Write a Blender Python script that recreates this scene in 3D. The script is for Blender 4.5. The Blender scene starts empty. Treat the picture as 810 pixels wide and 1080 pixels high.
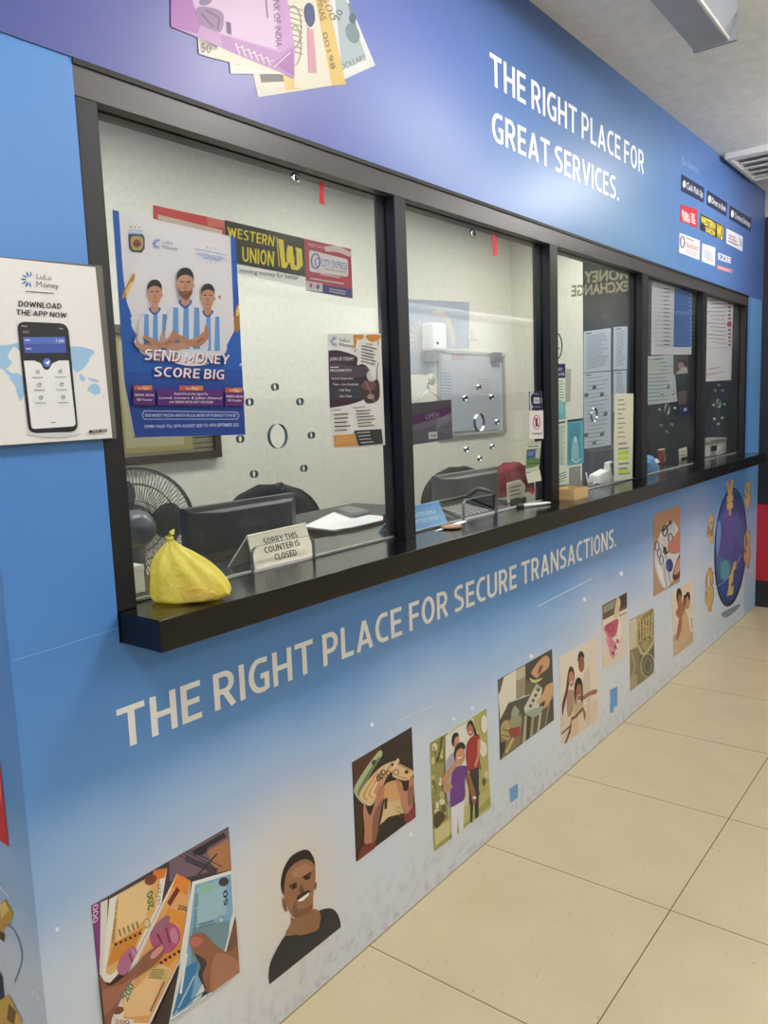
import bpy, math, random
from mathutils import Vector, Matrix
random.seed(7)
sc = bpy.context.scene
col = sc.collection
# ------------------------------------------------------------------ camera (solved from the photograph's vanishing points)
FPX = 830.80147
CAM = Vector((0.0, -1.29579, 1.45))
RM = [Vector((0.61456306, -0.78799983, -0.0369935)), Vector((0.12432985, 0.05044359, 0.99095789)), Vector((0.77900856, 0.6136055, -0.12897267))]
def ray(x, y): return RM[0]*((x-405)/FPX) + RM[1]*((540-y)/FPX) + RM[2]
def onY(x, y, Y): d = ray(x, y); return CAM + d*((Y-CAM.y)/d.y)
def onX(x, y, X): d = ray(x, y); return CAM + d*((X-CAM.x)/d.x)
def onZ(x, y, Z): d = ray(x, y); return CAM + d*((Z-CAM.z)/d.z)
cd = bpy.data.cameras.new('camera'); cam = bpy.data.objects.new('camera', cd); col.objects.link(cam)
cam.matrix_world = Matrix(((RM[0].x, RM[1].x, -RM[2].x, CAM.x), (RM[0].y, RM[1].y, -RM[2].y, CAM.y), (RM[0].z, RM[1].z, -RM[2].z, CAM.z), (0, 0, 0, 1)))
cd.sensor_fit = 'VERTICAL'; cd.sensor_height = 24.0; cd.lens = 24.0*FPX/1080; cd.clip_start = 0.02
sc.camera = cam
# ------------------------------------------------------------------ colours and materials
def lin(v):
    v = v/255.0
    return v/12.92 if v <= 0.04045 else ((v+0.055)/1.055)**2.4
def rgb(c): return (lin(c[0]), lin(c[1]), lin(c[2]), 1.0)
MATS = {}
def mat(name, c=(200, 200, 200), rough=0.5, metal=0.0, spec=0.5, bump=0, bscale=200, trans=0.0, coat=0.0):
    if name in MATS: return MATS[name]
    m = bpy.data.materials.new(name); m.use_nodes = True
    p = m.node_tree.nodes['Principled BSDF']
    nt = m.node_tree
    p.inputs['Roughness'].default_value = rough; p.inputs['Metallic'].default_value = metal
    p.inputs['Specular IOR Level'].default_value = spec; p.inputs['Coat Weight'].default_value = coat
    tc = nt.nodes.new('ShaderNodeTexCoord')
    nz = nt.nodes.new('ShaderNodeTexNoise'); nz.inputs['Scale'].default_value = bscale if bump else 9; nz.inputs['Detail'].default_value = 3
    nt.links.new(tc.outputs['Object'], nz.inputs['Vector'])
    r = nt.nodes.new('ShaderNodeValToRGB'); a = rgb(c)
    r.color_ramp.elements[0].position = .3; r.color_ramp.elements[1].position = .7
    r.color_ramp.elements[0].color = tuple(v*.94 for v in a[:3])+(1,); r.color_ramp.elements[1].color = tuple(min(1, v*1.05) for v in a[:3])+(1,)
    nt.links.new(nz.outputs['Fac'], r.inputs['Fac']); nt.links.new(r.outputs['Color'], p.inputs['Base Color'])
    if bump:
        b = nt.nodes.new('ShaderNodeBump'); b.inputs['Strength'].default_value = bump; b.inputs['Distance'].default_value = .002
        nt.links.new(nz.outputs['Fac'], b.inputs['Height']); nt.links.new(b.outputs['Normal'], p.inputs['Normal'])
    MATS[name] = m
    return m
def print_mat(name, rough, spec=0.4):
    m = bpy.data.materials.new(name); m.use_nodes = True; nt = m.node_tree
    p = nt.nodes['Principled BSDF']; p.inputs['Roughness'].default_value = rough; p.inputs['Specular IOR Level'].default_value = spec
    a = nt.nodes.new('ShaderNodeVertexColor'); a.layer_name = 'ink'
    nt.links.new(a.outputs['Color'], p.inputs['Base Color'])
    MATS[name] = m
    return m
PAPER = print_mat('printed_paper', .45)
_n = PAPER.node_tree; _t = _n.nodes.new('ShaderNodeBsdfTranslucent'); _m = _n.nodes.new('ShaderNodeMixShader'); _m.inputs[0].default_value = .38
_a = [n for n in _n.nodes if n.type == 'VERTEX_COLOR'][0]; _n.links.new(_a.outputs['Color'], _t.inputs[0])
_n.links.new(_n.nodes['Principled BSDF'].outputs[0], _m.inputs[1]); _n.links.new(_t.outputs[0], _m.inputs[2]); _n.links.new(_m.outputs[0], _n.nodes['Material Output'].inputs[0])
VINYL = print_mat('printed_vinyl', .4, .3)
# ------------------------------------------------------------------ mesh builder
class MB:
    def __init__(s): s.v = []; s.f = []; s.m = []; s.mi = 0
    def add(s, vs, fs):
        o = len(s.v); s.v += [tuple(v) for v in vs]; s.f += [tuple(i+o for i in f) for f in fs]; s.m += [s.mi]*len(fs); return s
    def box(s, a, b, M=None):
        x0, y0, z0 = a; x1, y1, z1 = b
        vs = [Vector(p) for p in ((x0,y0,z0),(x1,y0,z0),(x1,y1,z0),(x0,y1,z0),(x0,y0,z1),(x1,y0,z1),(x1,y1,z1),(x0,y1,z1))]
        if M: vs = [M @ v for v in vs]
        return s.add(vs, [(0,3,2,1),(4,5,6,7),(0,1,5,4),(1,2,6,5),(2,3,7,6),(3,0,4,7)])
    def hexa(s, lo, hi):      # two quads joined
        return s.add(list(lo)+list(hi), [(0,3,2,1),(4,5,6,7),(0,1,5,4),(1,2,6,5),(2,3,7,6),(3,0,4,7)])
    def prism(s, pts, d):     # polygon of Vectors extruded by vector d
        n = len(pts); vs = list(pts)+[Vector(p)+Vector(d) for p in pts]
        return s.add(vs, [tuple(range(n)), tuple(range(2*n-1, n-1, -1))]+[(i, i+n, (i+1) % n+n, (i+1) % n) for i in range(n)])
    def tube(s, pts, r, n=6, closed=False):
        pts = [Vector(p) for p in pts]; L = len(pts); rings = []
        rs = r if isinstance(r, (list, tuple)) else [r]*L
        for i, p in enumerate(pts):
            a = pts[(i-1) % L] if (closed or i > 0) else p; b = pts[(i+1) % L] if (closed or i < L-1) else p
            t = (b-a).normalized()
            up = Vector((0, 0, 1)) if abs(t.z) < .9 else Vector((1, 0, 0))
            u = t.cross(up).normalized(); w = u.cross(t)
            rings.append([p+(u*math.cos(2*math.pi*k/n)+w*math.sin(2*math.pi*k/n))*rs[i] for k in range(n)])
        vs = [v for R in rings for v in R]; fs = []
        for i in range(L if closed else L-1):
            j = (i+1) % L
            for k in range(n): fs.append((i*n+k, i*n+(k+1) % n, j*n+(k+1) % n, j*n+k))
        if not closed: fs += [tuple(range(n-1, -1, -1)), tuple((L-1)*n+k for k in range(n))]
        return s.add(vs, fs)
    def lathe(s, prof, c=(0,0,0), n=24, M=None):   # profile of (radius, height) round local z
        vs = []; fs = []; c = Vector(c)
        for r, h in prof:
            for k in range(n):
                v = Vector((r*math.cos(2*math.pi*k/n), r*math.sin(2*math.pi*k/n), h))
                vs.append((M @ v if M else v)+c)
        for i in range(len(prof)-1):
            for k in range(n): fs.append((i*n+k, i*n+(k+1) % n, (i+1)*n+(k+1) % n, (i+1)*n+k))
        fs += [tuple(range(n-1, -1, -1)), tuple((len(prof)-1)*n+k for k in range(n))]
        return s.add(vs, fs)
    def build(s, name, m, parent=None, smooth=False, bevel=0):
        me = bpy.data.meshes.new(name); o = bpy.data.objects.new(name, me)
        ms = m if isinstance(m, (list, tuple)) else [m]
        for x in ms: me.materials.append(x)
        off = Vector((0, 0, 0))
        if parent: off = parent.location
        me.from_pydata([(v[0]-off.x, v[1]-off.y, v[2]-off.z) for v in s.v], [], s.f); me.validate()
        if len(ms) > 1 and len(me.polygons) == len(s.m): me.polygons.foreach_set('material_index', s.m)
        if smooth: me.polygons.foreach_set('use_smooth', [True]*len(me.polygons))
        me.update(); col.objects.link(o)
        if parent: o.parent = parent
        if bevel:
            b = o.modifiers.new('bevel', 'BEVEL'); b.width = bevel; b.segments = 2; b.limit_method = 'ANGLE'
        return o
def tag(o, label, cat, group=None, kind=None):
    o['label'] = label; o['category'] = cat
    if group: o['group'] = group
    if kind: o['kind'] = kind
    return o
def struct(o, label=None):
    o['kind'] = 'structure'
    if label: o['label'] = label
    return o
def thing(name, loc, label, cat, group=None):
    o = bpy.data.objects.new(name, None); o.location = loc; o.empty_display_size = .05; col.objects.link(o)
    return tag(o, label, cat, group)
# ------------------------------------------------------------------ lettering
GL = {}
def glyphs(txt, bold):
    k = (txt, bold)
    if k in GL: return GL[k]
    cu = bpy.data.curves.new('t', 'FONT'); cu.body = txt; cu.fill_mode = 'FRONT'; cu.resolution_u = 2 if len(txt) > 14 else 3; cu.offset = bold
    ob = bpy.data.objects.new('t', cu); col.objects.link(ob)
    dg = bpy.context.evaluated_depsgraph_get(); dg.update()
    me = ob.evaluated_get(dg).to_mesh()
    vs = [(v.co.x, v.co.y) for v in me.vertices]; fs = [tuple(p.vertices) for p in me.polygons]
    ob.evaluated_get(dg).to_mesh_clear(); bpy.data.objects.remove(ob); bpy.data.curves.remove(cu)
    if vs:
        x0 = min(v[0] for v in vs); x1 = max(v[0] for v in vs)
        vs = [((v[0]-x0)/(x1-x0), v[1]/0.69) for v in vs]
    GL[k] = (vs, fs)
    return GL[k]
def catmull(p, closed=True, n=5):
    out = []; L = len(p)
    rng = range(L) if closed else range(L-1)
    for i in rng:
        g = lambda j: p[j % L] if closed else p[max(0, min(L-1, j))]
        a, b, c, d = g(i-1), g(i), g(i+1), g(i+2)
        for k in range(n):
            t = k/n
            out.append(tuple(.5*(2*b[q]+(c[q]-a[q])*t+(2*a[q]-5*b[q]+4*c[q]-d[q])*t*t+(3*b[q]-a[q]-3*c[q]+d[q])*t**3) for q in (0, 1)))
    if not closed: out.append(tuple(p[-1]))
    return out
def clip_poly(P, C):
    area = sum(C[i][0]*C[(i+1) % len(C)][1]-C[(i+1) % len(C)][0]*C[i][1] for i in range(len(C)))
    sg = 1 if area > 0 else -1
    for i in range(len(C)):
        a = C[i]; b = C[(i+1) % len(C)]; out = []
        side = lambda p: sg*((b[0]-a[0])*(p[1]-a[1])-(b[1]-a[1])*(p[0]-a[0]))
        for j in range(len(P)):
            p = P[j]; q = P[(j+1) % len(P)]; sp = side(p); sq = side(q)
            if sp >= 0: out.append(p)
            if (sp >= 0) != (sq >= 0):
                t = sp/(sp-sq); out.append((p[0]+(q[0]-p[0])*t, p[1]+(q[1]-p[1])*t))
        P = out
        if len(P) < 3: return []
    return P
def arc(cx, cy, rx, ry, a0, a1, n=9): return [(cx+rx*math.cos(math.radians(a0+(a1-a0)*k/n)), cy+ry*math.sin(math.radians(a0+(a1-a0)*k/n))) for k in range(n+1)]
SW = .148; h_ = SW/2; T_, B_ = 1-h_, h_
CAPS = {   # plain sign-writer's capitals: width and centre lines of the strokes, cap height 1
 'T': (.60, [[(0, T_), (.60, T_)], [(.30, 0), (.30, T_)]]), 'H': (.60, [[(h_, 0), (h_, 1)], [(.60-h_, 0), (.60-h_, 1)], [(h_, .5), (.60-h_, .5)]]),
 'E': (.49, [[(h_, 0), (h_, 1)], [(h_, T_), (.49, T_)], [(h_, B_), (.49, B_)], [(h_, .51), (.45, .51)]]), 'F': (.48, [[(h_, 0), (h_, 1)], [(h_, T_), (.48, T_)], [(h_, .49), (.44, .49)]]),
 'L': (.46, [[(h_, 0), (h_, 1)], [(h_, B_), (.46, B_)]]), 'I': (SW, [[(h_, 0), (h_, 1)]]),
 'P': (.55, [[(h_, 0), (h_, 1)], [(h_, T_)]+arc(.29, .675, .185, .25, 90, -90)+[(h_, .425)]]),
 'R': (.58, [[(h_, 0), (h_, 1)], [(h_, T_)]+arc(.29, .69, .185, .235, 90, -90)+[(h_, .455)], [(.28, .455), (.505, 0)]]),
 'A': (.66, [[(.07, 0), (.33, .97)], [(.59, 0), (.33, .97)], [(.15, .27), (.51, .27)]]), 'V': (.64, [[(.07, 1), (.32, .03)], [(.57, 1), (.32, .03)]]),
 'N': (.64, [[(h_, 0), (h_, 1)], [(.64-h_, 0), (.64-h_, 1)], [(h_, .95), (.64-h_, .05)]]),
 'O': (.64, [arc(.32, .5, .32-h_, .5-h_, 0, 360, 28)]), 'C': (.54, [[(.53, T_-.01)]+arc(.335, .5, .335-h_, .5-h_, 82, 278, 18)+[(.53, B_+.01)]]),
 'G': (.60, [[(.56, T_-.02)]+arc(.335, .5, .335-h_, .5-h_, 80, 270, 18)+[(.44, B_), (.60-h_, .11), (.60-h_, .47)], [(.34, .47), (.60, .47)]]),
 'S': (.53, [[(.48, T_-.02), (.36, T_)]+arc(.26, .735, .185, .19, 90, 262, 10)+arc(.27, .275, .185, .2, 82, -90, 10)+[(.14, B_), (.03, B_+.03)]]),
 'D': (.60, [[(h_, 0), (h_, 1)], [(h_, T_)]+arc(.26, .5, .34-h_, .5-h_, 90, -90, 12)+[(h_, B_)]]), 'M': (.78, [[(h_, 0), (h_, 1)], [(.78-h_, 0), (.78-h_, 1)], [(h_, .95), (.39, .25)], [(.78-h_, .95), (.39, .25)]]),
 'Y': (.62, [[(.06, 1), (.31, .44)], [(.56, 1), (.31, .44)], [(.31, 0), (.31, .48)]]), 'W': (.90, [[(.07, 1), (.25, .03)], [(.45, .9), (.25, .03)], [(.45, .9), (.65, .03)], [(.83, 1), (.65, .03)]]),
 'B': (.57, [[(h_, 0), (h_, 1)], [(h_, T_)]+arc(.27, .73, .19, .2, 90, -90)+[(h_, .53)], [(h_, .506)]+arc(.29, .29, .2, .216, 90, -90)+[(h_, B_)]]),
 'K': (.58, [[(h_, 0), (h_, 1)], [(.52, 1), (h_, .42)], [(.53, 0), (.2, .56)]]),
 'U': (.61, [[(h_, 1), (h_, .3)]+arc(.305, .3, .305-h_, .3-h_, 180, 360, 12)+[(.61-h_, 1)]]), '.': (SW, [[(h_, 0), (h_, SW)]]),
}
def ribbon(pts, w_):
    L_, R_ = [], []; n = len(pts); loop = math.hypot(pts[0][0]-pts[-1][0], pts[0][1]-pts[-1][1]) < 1e-6
    for i, p in enumerate(pts):
        a = pts[i-1] if i > 0 else (pts[-2] if loop else None); b = pts[i+1] if i < n-1 else (pts[1] if loop else None)
        ds = [Vector((q[0]-p[0], q[1]-p[1])).normalized()*sg for q, sg in ((a, -1), (b, 1)) if q is not None]
        d = sum(ds, Vector((0, 0))).normalized(); k = 1/max(.6, d.dot(ds[0])); m = Vector((-d.y, d.x))*(w_/2*k)
        L_.append((p[0]+m.x, p[1]+m.y)); R_.append((p[0]-m.x, p[1]-m.y))
    return [[L_[i], L_[i+1], R_[i+1], R_[i]] for i in range(n-1)]
def sign_caps(t, gap=.115, space=.22):
    x = 0; out = []; cur = []
    for ch in t:
        if ch == ' ': out.append(cur); cur = []; x += space; continue
        w_, st = CAPS[ch]
        for n_, ln in enumerate(st): cur += [[(p[0]+x, p[1], n_) for p in q] for q in ribbon(ln, SW)]
        x += w_+gap
    out.append(cur); x -= gap
    return [[[(p[0]/x, p[1], p[2]) for p in q] for q in wd] for wd in out], x
class Print:
    """flat printed matter on the plane Y = d or X = d, drawn in coordinates of the photograph (or of an enlarged crop of it)"""
    def __init__(s, axis, d, T=(0, 0, 1), eps=5e-5):
        s.ax = axis; s.d = d; s.T = T; s.eps = eps; s.off = 0; s.v = []; s.f = []; s.c = []; s.clip = None
    def w(s, p, off=None):
        x = s.T[0]+p[0]/s.T[2]; y = s.T[1]+p[1]/s.T[2]
        q = onY(x, y, s.d) if s.ax == 'Y' else onX(x, y, s.d)
        o = s.off if off is None else off
        if s.ax == 'Y': q.y -= o
        else: q.x -= o
        return q
    def face(s, pts3, c):
        o = len(s.v); s.v += [tuple(p) for p in pts3]; s.f.append(tuple(range(o, o+len(pts3)))); s.c.append(rgb(c))
    def base(s, quad, th, c, side=None, clip=True):
        a = [s.w(p, 0) for p in quad]; b = [s.w(p, 0) for p in quad]
        for q in b:
            if s.ax == 'Y': q.y -= th
            else: q.x -= th
        s.face(b, c); s.face(a, c)
        n = len(a)
        for i in range(n): s.face([a[i], a[(i+1) % n], b[(i+1) % n], b[i]], side or c)
        s.off = th+s.eps
        if clip: s.clip = [tuple(p) for p in quad]
        return s
    def up(s): s.off += s.eps
    def poly(s, pts, c, clip=True):
        pts = [tuple(p) for p in pts]
        if s.clip and clip: pts = clip_poly(pts, s.clip)
        if len(pts) >= 3: s.up(); s.face([s.w(p) for p in pts], c)
        return s
    def sm(s, pts, c, n=5, clip=True): return s.poly(catmull(pts, True, n), c, clip)
    def ell(s, x, y, rx, ry, c, rot=0, n=28, clip=True):
        a = math.radians(rot); ca, sa = math.cos(a), math.sin(a)
        return s.poly([(x+rx*math.cos(t)*ca-ry*math.sin(t)*sa, y+rx*math.cos(t)*sa+ry*math.sin(t)*ca) for t in [2*math.pi*k/n for k in range(n)]], c, clip)
    def line(s, pts, wd, c, smooth=False, clip=True):
        if smooth: pts = catmull(pts, False, 5)
        for i in range(len(pts)-1):
            (x0, y0), (x1, y1) = pts[i], pts[i+1]
            L = math.hypot(x1-x0, y1-y0) or 1; nx, ny = -(y1-y0)/L*wd/2, (x1-x0)/L*wd/2
            if i: s.off -= s.eps
            s.poly([(x0+nx, y0+ny), (x1+nx, y1+ny), (x1-nx, y1-ny), (x0-nx, y0-ny)], c, clip)
        return s
    def ring(s, x, y, rx, ry, wd, c, rot=0):
        a = math.radians(rot); ca, sa = math.cos(a), math.sin(a)
        pts = [(x+rx*math.cos(t)*ca-ry*math.sin(t)*sa, y+rx*math.cos(t)*sa+ry*math.sin(t)*ca) for t in [2*math.pi*k/24 for k in range(25)]]
        return s.line(pts, wd, c)
    def lines(s, p00, p10, p01, n, wd, c, jit=.3):   # n strokes of small unreadable writing, from p00-p10 down to p01
        for i in range(n):
            t = i/max(1, n-1); dx, dy = (p01[0]-p00[0])*t, (p01[1]-p00[1])*t
            k = 1-random.random()*jit
            s.line([(p00[0]+dx, p00[1]+dy), (p00[0]+dx+(p10[0]-p00[0])*k, p00[1]+dy+(p10[1]-p00[1])*k)], wd, c)
        return s
    def text(s, t, bl, br, tr, tl, c, bold=0.0):
        s.up(); vs, fs = glyphs(t, bold)
        A, B, C_, D = s.w(bl), s.w(br), s.w(tr), s.w(tl)
        o = len(s.v)
        for u, v in vs: s.v.append(tuple((A*(1-u)+B*u)*(1-v)+(D*(1-u)+C_*u)*v))
        for f in fs: s.f.append(tuple(i+o for i in f)); s.c.append(rgb(c))
        return s
    def caps(s, t, bl, br, tr, tl, c):
        s.up(); A, B, C_, D = s.w(bl), s.w(br), s.w(tr), s.w(tl); N_ = Vector((0, -1, 0)) if s.ax == 'Y' else Vector((-1, 0, 0)); mx_ = 0
        for wd in sign_caps(t)[0]:
            for q in wd: mx_ = max(mx_, q[0][2]); s.face([(A*(1-u)+B*u)*(1-v)+(D*(1-u)+C_*u)*v+N_*(s.eps*n_) for u, v, n_ in q], c)
        s.off += s.eps*mx_
        return s
    def build(s, name, m=None, parent=None):
        me = bpy.data.meshes.new(name); o = bpy.data.objects.new(name, me); me.materials.append(m or PAPER)
        off = parent.location if parent else Vector((0, 0, 0))
        me.from_pydata([(v[0]-off.x, v[1]-off.y, v[2]-off.z) for v in s.v], [], s.f)
        a = me.color_attributes.new('ink', 'FLOAT_COLOR', 'CORNER')
        buf = []
        for f, c in zip(s.f, s.c): buf += list(c)*len(f)
        a.data.foreach_set('color', buf); me.update(); col.objects.link(o)
        if parent: o.parent = parent
        return o
# ------------------------------------------------------------------ key dimensions
CEIL = 2.76; HEAD = 2.065; LEDGE = 1.09; G0, G1 = 0.030, 0.040   # glass
XL, XR = 0.823, 5.41; WX0, WX1 = 0.615, 5.77; YB = 1.80; XE = 5.65
MUL = [(1.739, 1.789), (2.65, 2.711), (3.568, 3.64), (4.473, 4.542)]
# ------------------------------------------------------------------ structure materials
def nodes(m): m.use_nodes = True; return m.node_tree, m.node_tree.nodes, m.node_tree.links
def ramp(nt, stops, interp='EASE'):
    r = nt.nodes.new('ShaderNodeValToRGB'); cr = r.color_ramp; cr.interpolation = interp
    while len(cr.elements) < len(stops): cr.elements.new(0.5)
    for e, (p, c) in zip(cr.elements, stops): e.position = p; e.color = rgb(c)
    return r
def mth(nt, op, a=None, b=None, clamp=False):
    n = nt.nodes.new('ShaderNodeMath'); n.operation = op; n.use_clamp = clamp
    for i, v in enumerate((a, b)):
        if v is None: continue
        if isinstance(v, (int, float)): n.inputs[i].default_value = v
        else: nt.links.new(v, n.inputs[i])
    return n.outputs[0]
def mixc(nt, fac, a, b):
    n = nt.nodes.new('ShaderNodeMix'); n.data_type = 'RGBA'
    if isinstance(fac, float): n.inputs[0].default_value = fac
    else: nt.links.new(fac, n.inputs[0])
    for i, v in ((6, a), (7, b)):
        if isinstance(v, tuple): n.inputs[i].default_value = v
        else: nt.links.new(v, n.inputs[i])
    return n.outputs[2]
def blob(nt, sx, sy, x, z, rx, rz):      # soft glow: printed halos, painted reflections
    dx = mth(nt, 'DIVIDE', mth(nt, 'SUBTRACT', sx, x), rx); dz = mth(nt, 'DIVIDE', mth(nt, 'SUBTRACT', sy, z), rz)
    d = mth(nt, 'ADD', mth(nt, 'MULTIPLY', dx, dx), mth(nt, 'MULTIPLY', dz, dz))
    return mth(nt, 'POWER', 2.718, mth(nt, 'MULTIPLY', d, -1.0))
def mural(name, upper):
    m = bpy.data.materials.new(name); nt, N, L = nodes(m); p = N['Principled BSDF']
    tc = N.new('ShaderNodeTexCoord'); sp = N.new('ShaderNodeSeparateXYZ'); L.new(tc.outputs['Object'], sp.inputs[0])
    X, Z = sp.outputs['X'], sp.outputs['Z']
    nz = N.new('ShaderNodeTexNoise'); nz.inputs['Scale'].default_value = 2.2; nz.inputs['Detail'].default_value = 3; L.new(tc.outputs['Object'], nz.inputs['Vector'])
    n0 = mth(nt, 'MULTIPLY', mth(nt, 'SUBTRACT', nz.outputs['Fac'], .5), .16)
    if upper:
        x = mth(nt, 'DIVIDE', mth(nt, 'ADD', X, n0), 5.8, True)
        r = ramp(nt, [(0.1, (72, 84, 150)), (.2, (98, 100, 164)), (.3, (98, 112, 174)), (.45, (86, 124, 182)), (.62, (90, 138, 196)), (.8, (88, 128, 194)), (1, (72, 100, 170))]); L.new(x, r.inputs['Fac'])
        c = r.outputs['Color']
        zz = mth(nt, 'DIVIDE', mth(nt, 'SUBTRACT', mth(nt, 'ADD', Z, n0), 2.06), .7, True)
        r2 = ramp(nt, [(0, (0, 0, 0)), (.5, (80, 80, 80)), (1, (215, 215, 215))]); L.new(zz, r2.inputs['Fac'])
        c = mixc(nt, r2.outputs['Color'], c, rgb((60, 86, 136)))  # shade near the ceiling put into the colour, darker upwards
        c = mixc(nt, mth(nt, 'MULTIPLY', blob(nt, X, Z, 1.9, 2.2, .35, .16), .35), c, rgb((190, 205, 235)))  # blurry bright reflection on the glossy panel, put into the colour
        c = mixc(nt, mth(nt, 'MULTIPLY', blob(nt, X, Z, 3.3, 2.16, .6, .15), .3), c, rgb((150, 200, 240)))  # second painted reflection, further right
    else:
        z = mth(nt, 'DIVIDE', mth(nt, 'ADD', Z, n0), 2.1, True)
        st = [(0, (214, 220, 228)), (.10, (214, 222, 234)), (.2, (196, 212, 236)), (.29, (146, 182, 228)), (.38, (92, 145, 210)), (.5, (80, 136, 206)), (.7, (76, 130, 200)), (1, (86, 140, 206))]
        r = ramp(nt, st); L.new(z, r.inputs['Fac']); c = r.outputs['Color']
        for (x, z0, rx, rz, cc, s) in [(1.23, .31, .16, .22, (228, 210, 190), .85), (.93, .33, .25, .25, (236, 234, 230), .7), (1.72, .40, .3, .28, (215, 222, 232), .55), (2.2, .3, .4, .25, (200, 212, 225), .6),
                                   (3.05, .40, .3, .3, (224, 222, 222), .6), (3.8, .5, .4, .3, (222, 222, 228), .55), (4.4, .5, .35, .4, (215, 222, 232), .5), (5.0, .1, .5, .2, (180, 205, 225), .6)]:
            c = mixc(nt, mth(nt, 'MULTIPLY', blob(nt, X, Z, x, z0, rx, rz), s), c, rgb(cc))
        # scuffs low down
        n2 = N.new('ShaderNodeTexNoise'); n2.inputs['Scale'].default_value = 30; n2.inputs['Detail'].default_value = 6; L.new(tc.outputs['Object'], n2.inputs['Vector'])
        low = mth(nt, 'MULTIPLY', mth(nt, 'SUBTRACT', 1.0, mth(nt, 'DIVIDE', Z, .22, True), True), mth(nt, 'MULTIPLY', mth(nt, 'SUBTRACT', n2.outputs['Fac'], .5, True), 4.0, True))
        c = mixc(nt, mth(nt, 'MULTIPLY', low, .5), c, rgb((128, 126, 120)))
        # white data dots
        v = N.new('ShaderNodeTexVoronoi'); v.inputs['Scale'].default_value = 34; L.new(tc.outputs['Object'], v.inputs['Vector'])
        dm = mth(nt, 'MULTIPLY', mth(nt, 'LESS_THAN', v.outputs['Distance'], .13), mth(nt, 'MULTIPLY', mth(nt, 'SUBTRACT', 1.0, mth(nt, 'DIVIDE', Z, .42, True), True), mth(nt, 'GREATER_THAN', nz.outputs['Fac'], .5)))
        c = mixc(nt, mth(nt, 'MULTIPLY', dm, .6), c, rgb((235, 240, 245)))
        # lighter end strip of the sheet
        c = mixc(nt, mth(nt, 'MULTIPLY', mth(nt, 'GREATER_THAN', X, 5.47), .45), c, rgb((120, 180, 235)))
    L.new(c, p.inputs['Base Color']); p.inputs['Roughness'].default_value = .38; p.inputs['Specular IOR Level'].default_value = .35
    b = N.new('ShaderNodeBump'); b.inputs['Strength'].default_value = .08; b.inputs['Distance'].default_value = .01
    L.new(nz.outputs['Fac'], b.inputs['Height']); L.new(b.outputs['Normal'], p.inputs['Normal'])
    return m
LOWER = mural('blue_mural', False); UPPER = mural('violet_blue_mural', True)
def floor_mat():
    m = bpy.data.materials.new('cream_tiles'); nt, N, L = nodes(m); p = N['Principled BSDF']
    tc = N.new('ShaderNodeTexCoord'); sp = N.new('ShaderNodeSeparateXYZ'); L.new(tc.outputs['Object'], sp.inputs[0])
    S = .6125; hw = .0016/S
    def joint(o, off):
        f = mth(nt, 'FRACT', mth(nt, 'DIVIDE', mth(nt, 'ADD', o, off), S))
        return mth(nt, 'ADD', mth(nt, 'LESS_THAN', f, hw), mth(nt, 'GREATER_THAN', f, 1-hw), True)
    jx = joint(sp.outputs['X'], 10*S-1.505); jy = joint(sp.outputs['Y'], 10*S+.003)
    j = mth(nt, 'MAXIMUM', jx, jy)
    n1 = N.new('ShaderNodeTexNoise'); n1.inputs['Scale'].default_value = 5; n1.inputs['Detail'].default_value = 6; L.new(tc.outputs['Object'], n1.inputs['Vector'])
    base = mixc(nt, n1.outputs['Fac'], rgb((208, 192, 156)), rgb((224, 209, 174)))
    n2 = N.new('ShaderNodeTexNoise'); n2.inputs['Scale'].default_value = 60; n2.inputs['Detail'].default_value = 4; L.new(tc.outputs['Object'], n2.inputs['Vector'])
    r2 = ramp(nt, [(.27, (120, 110, 90)), (.33, (255, 255, 255))]); L.new(n2.outputs['Fac'], r2.inputs['Fac'])
    mx = N.new('ShaderNodeMix'); mx.data_type = 'RGBA'; mx.blend_type = 'MULTIPLY'; mx.inputs[0].default_value = .4
    L.new(base, mx.inputs[6]); L.new(r2.outputs['Color'], mx.inputs[7])
    L.new(mixc(nt, j, mx.outputs[2], rgb((112, 100, 76))), p.inputs['Base Color'])
    rr = mth(nt, 'ADD', mth(nt, 'MULTIPLY', n1.outputs['Fac'], .06), .22); L.new(rr, p.inputs['Roughness'])
    p.inputs['Specular IOR Level'].default_value = .45
    return m
def band_mat():
    m = bpy.data.materials.new('black_wall_red_band'); nt, N, L = nodes(m); p = N['Principled BSDF']
    tc = N.new('ShaderNodeTexCoord'); sp = N.new('ShaderNodeSeparateXYZ'); L.new(tc.outputs['Object'], sp.inputs[0])
    k = mth(nt, 'MULTIPLY', mth(nt, 'GREATER_THAN', sp.outputs['Z'], .185), mth(nt, 'LESS_THAN', sp.outputs['Z'], .713))
    c = mixc(nt, k, rgb((30, 30, 36)), rgb((178, 30, 50)))
    c = mixc(nt, mth(nt, 'GREATER_THAN', sp.outputs['Z'], 2.6), c, rgb((170, 165, 150)))
    L.new(c, p.inputs['Base Color']); p.inputs['Roughness'].default_value = .4
    return m
def plaster(name, c, c2=None, zsplit=None, bump=.15, sc_=40):
    m = mat(name, c, .8, 0, .3, bump, sc_)
    return m
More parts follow.
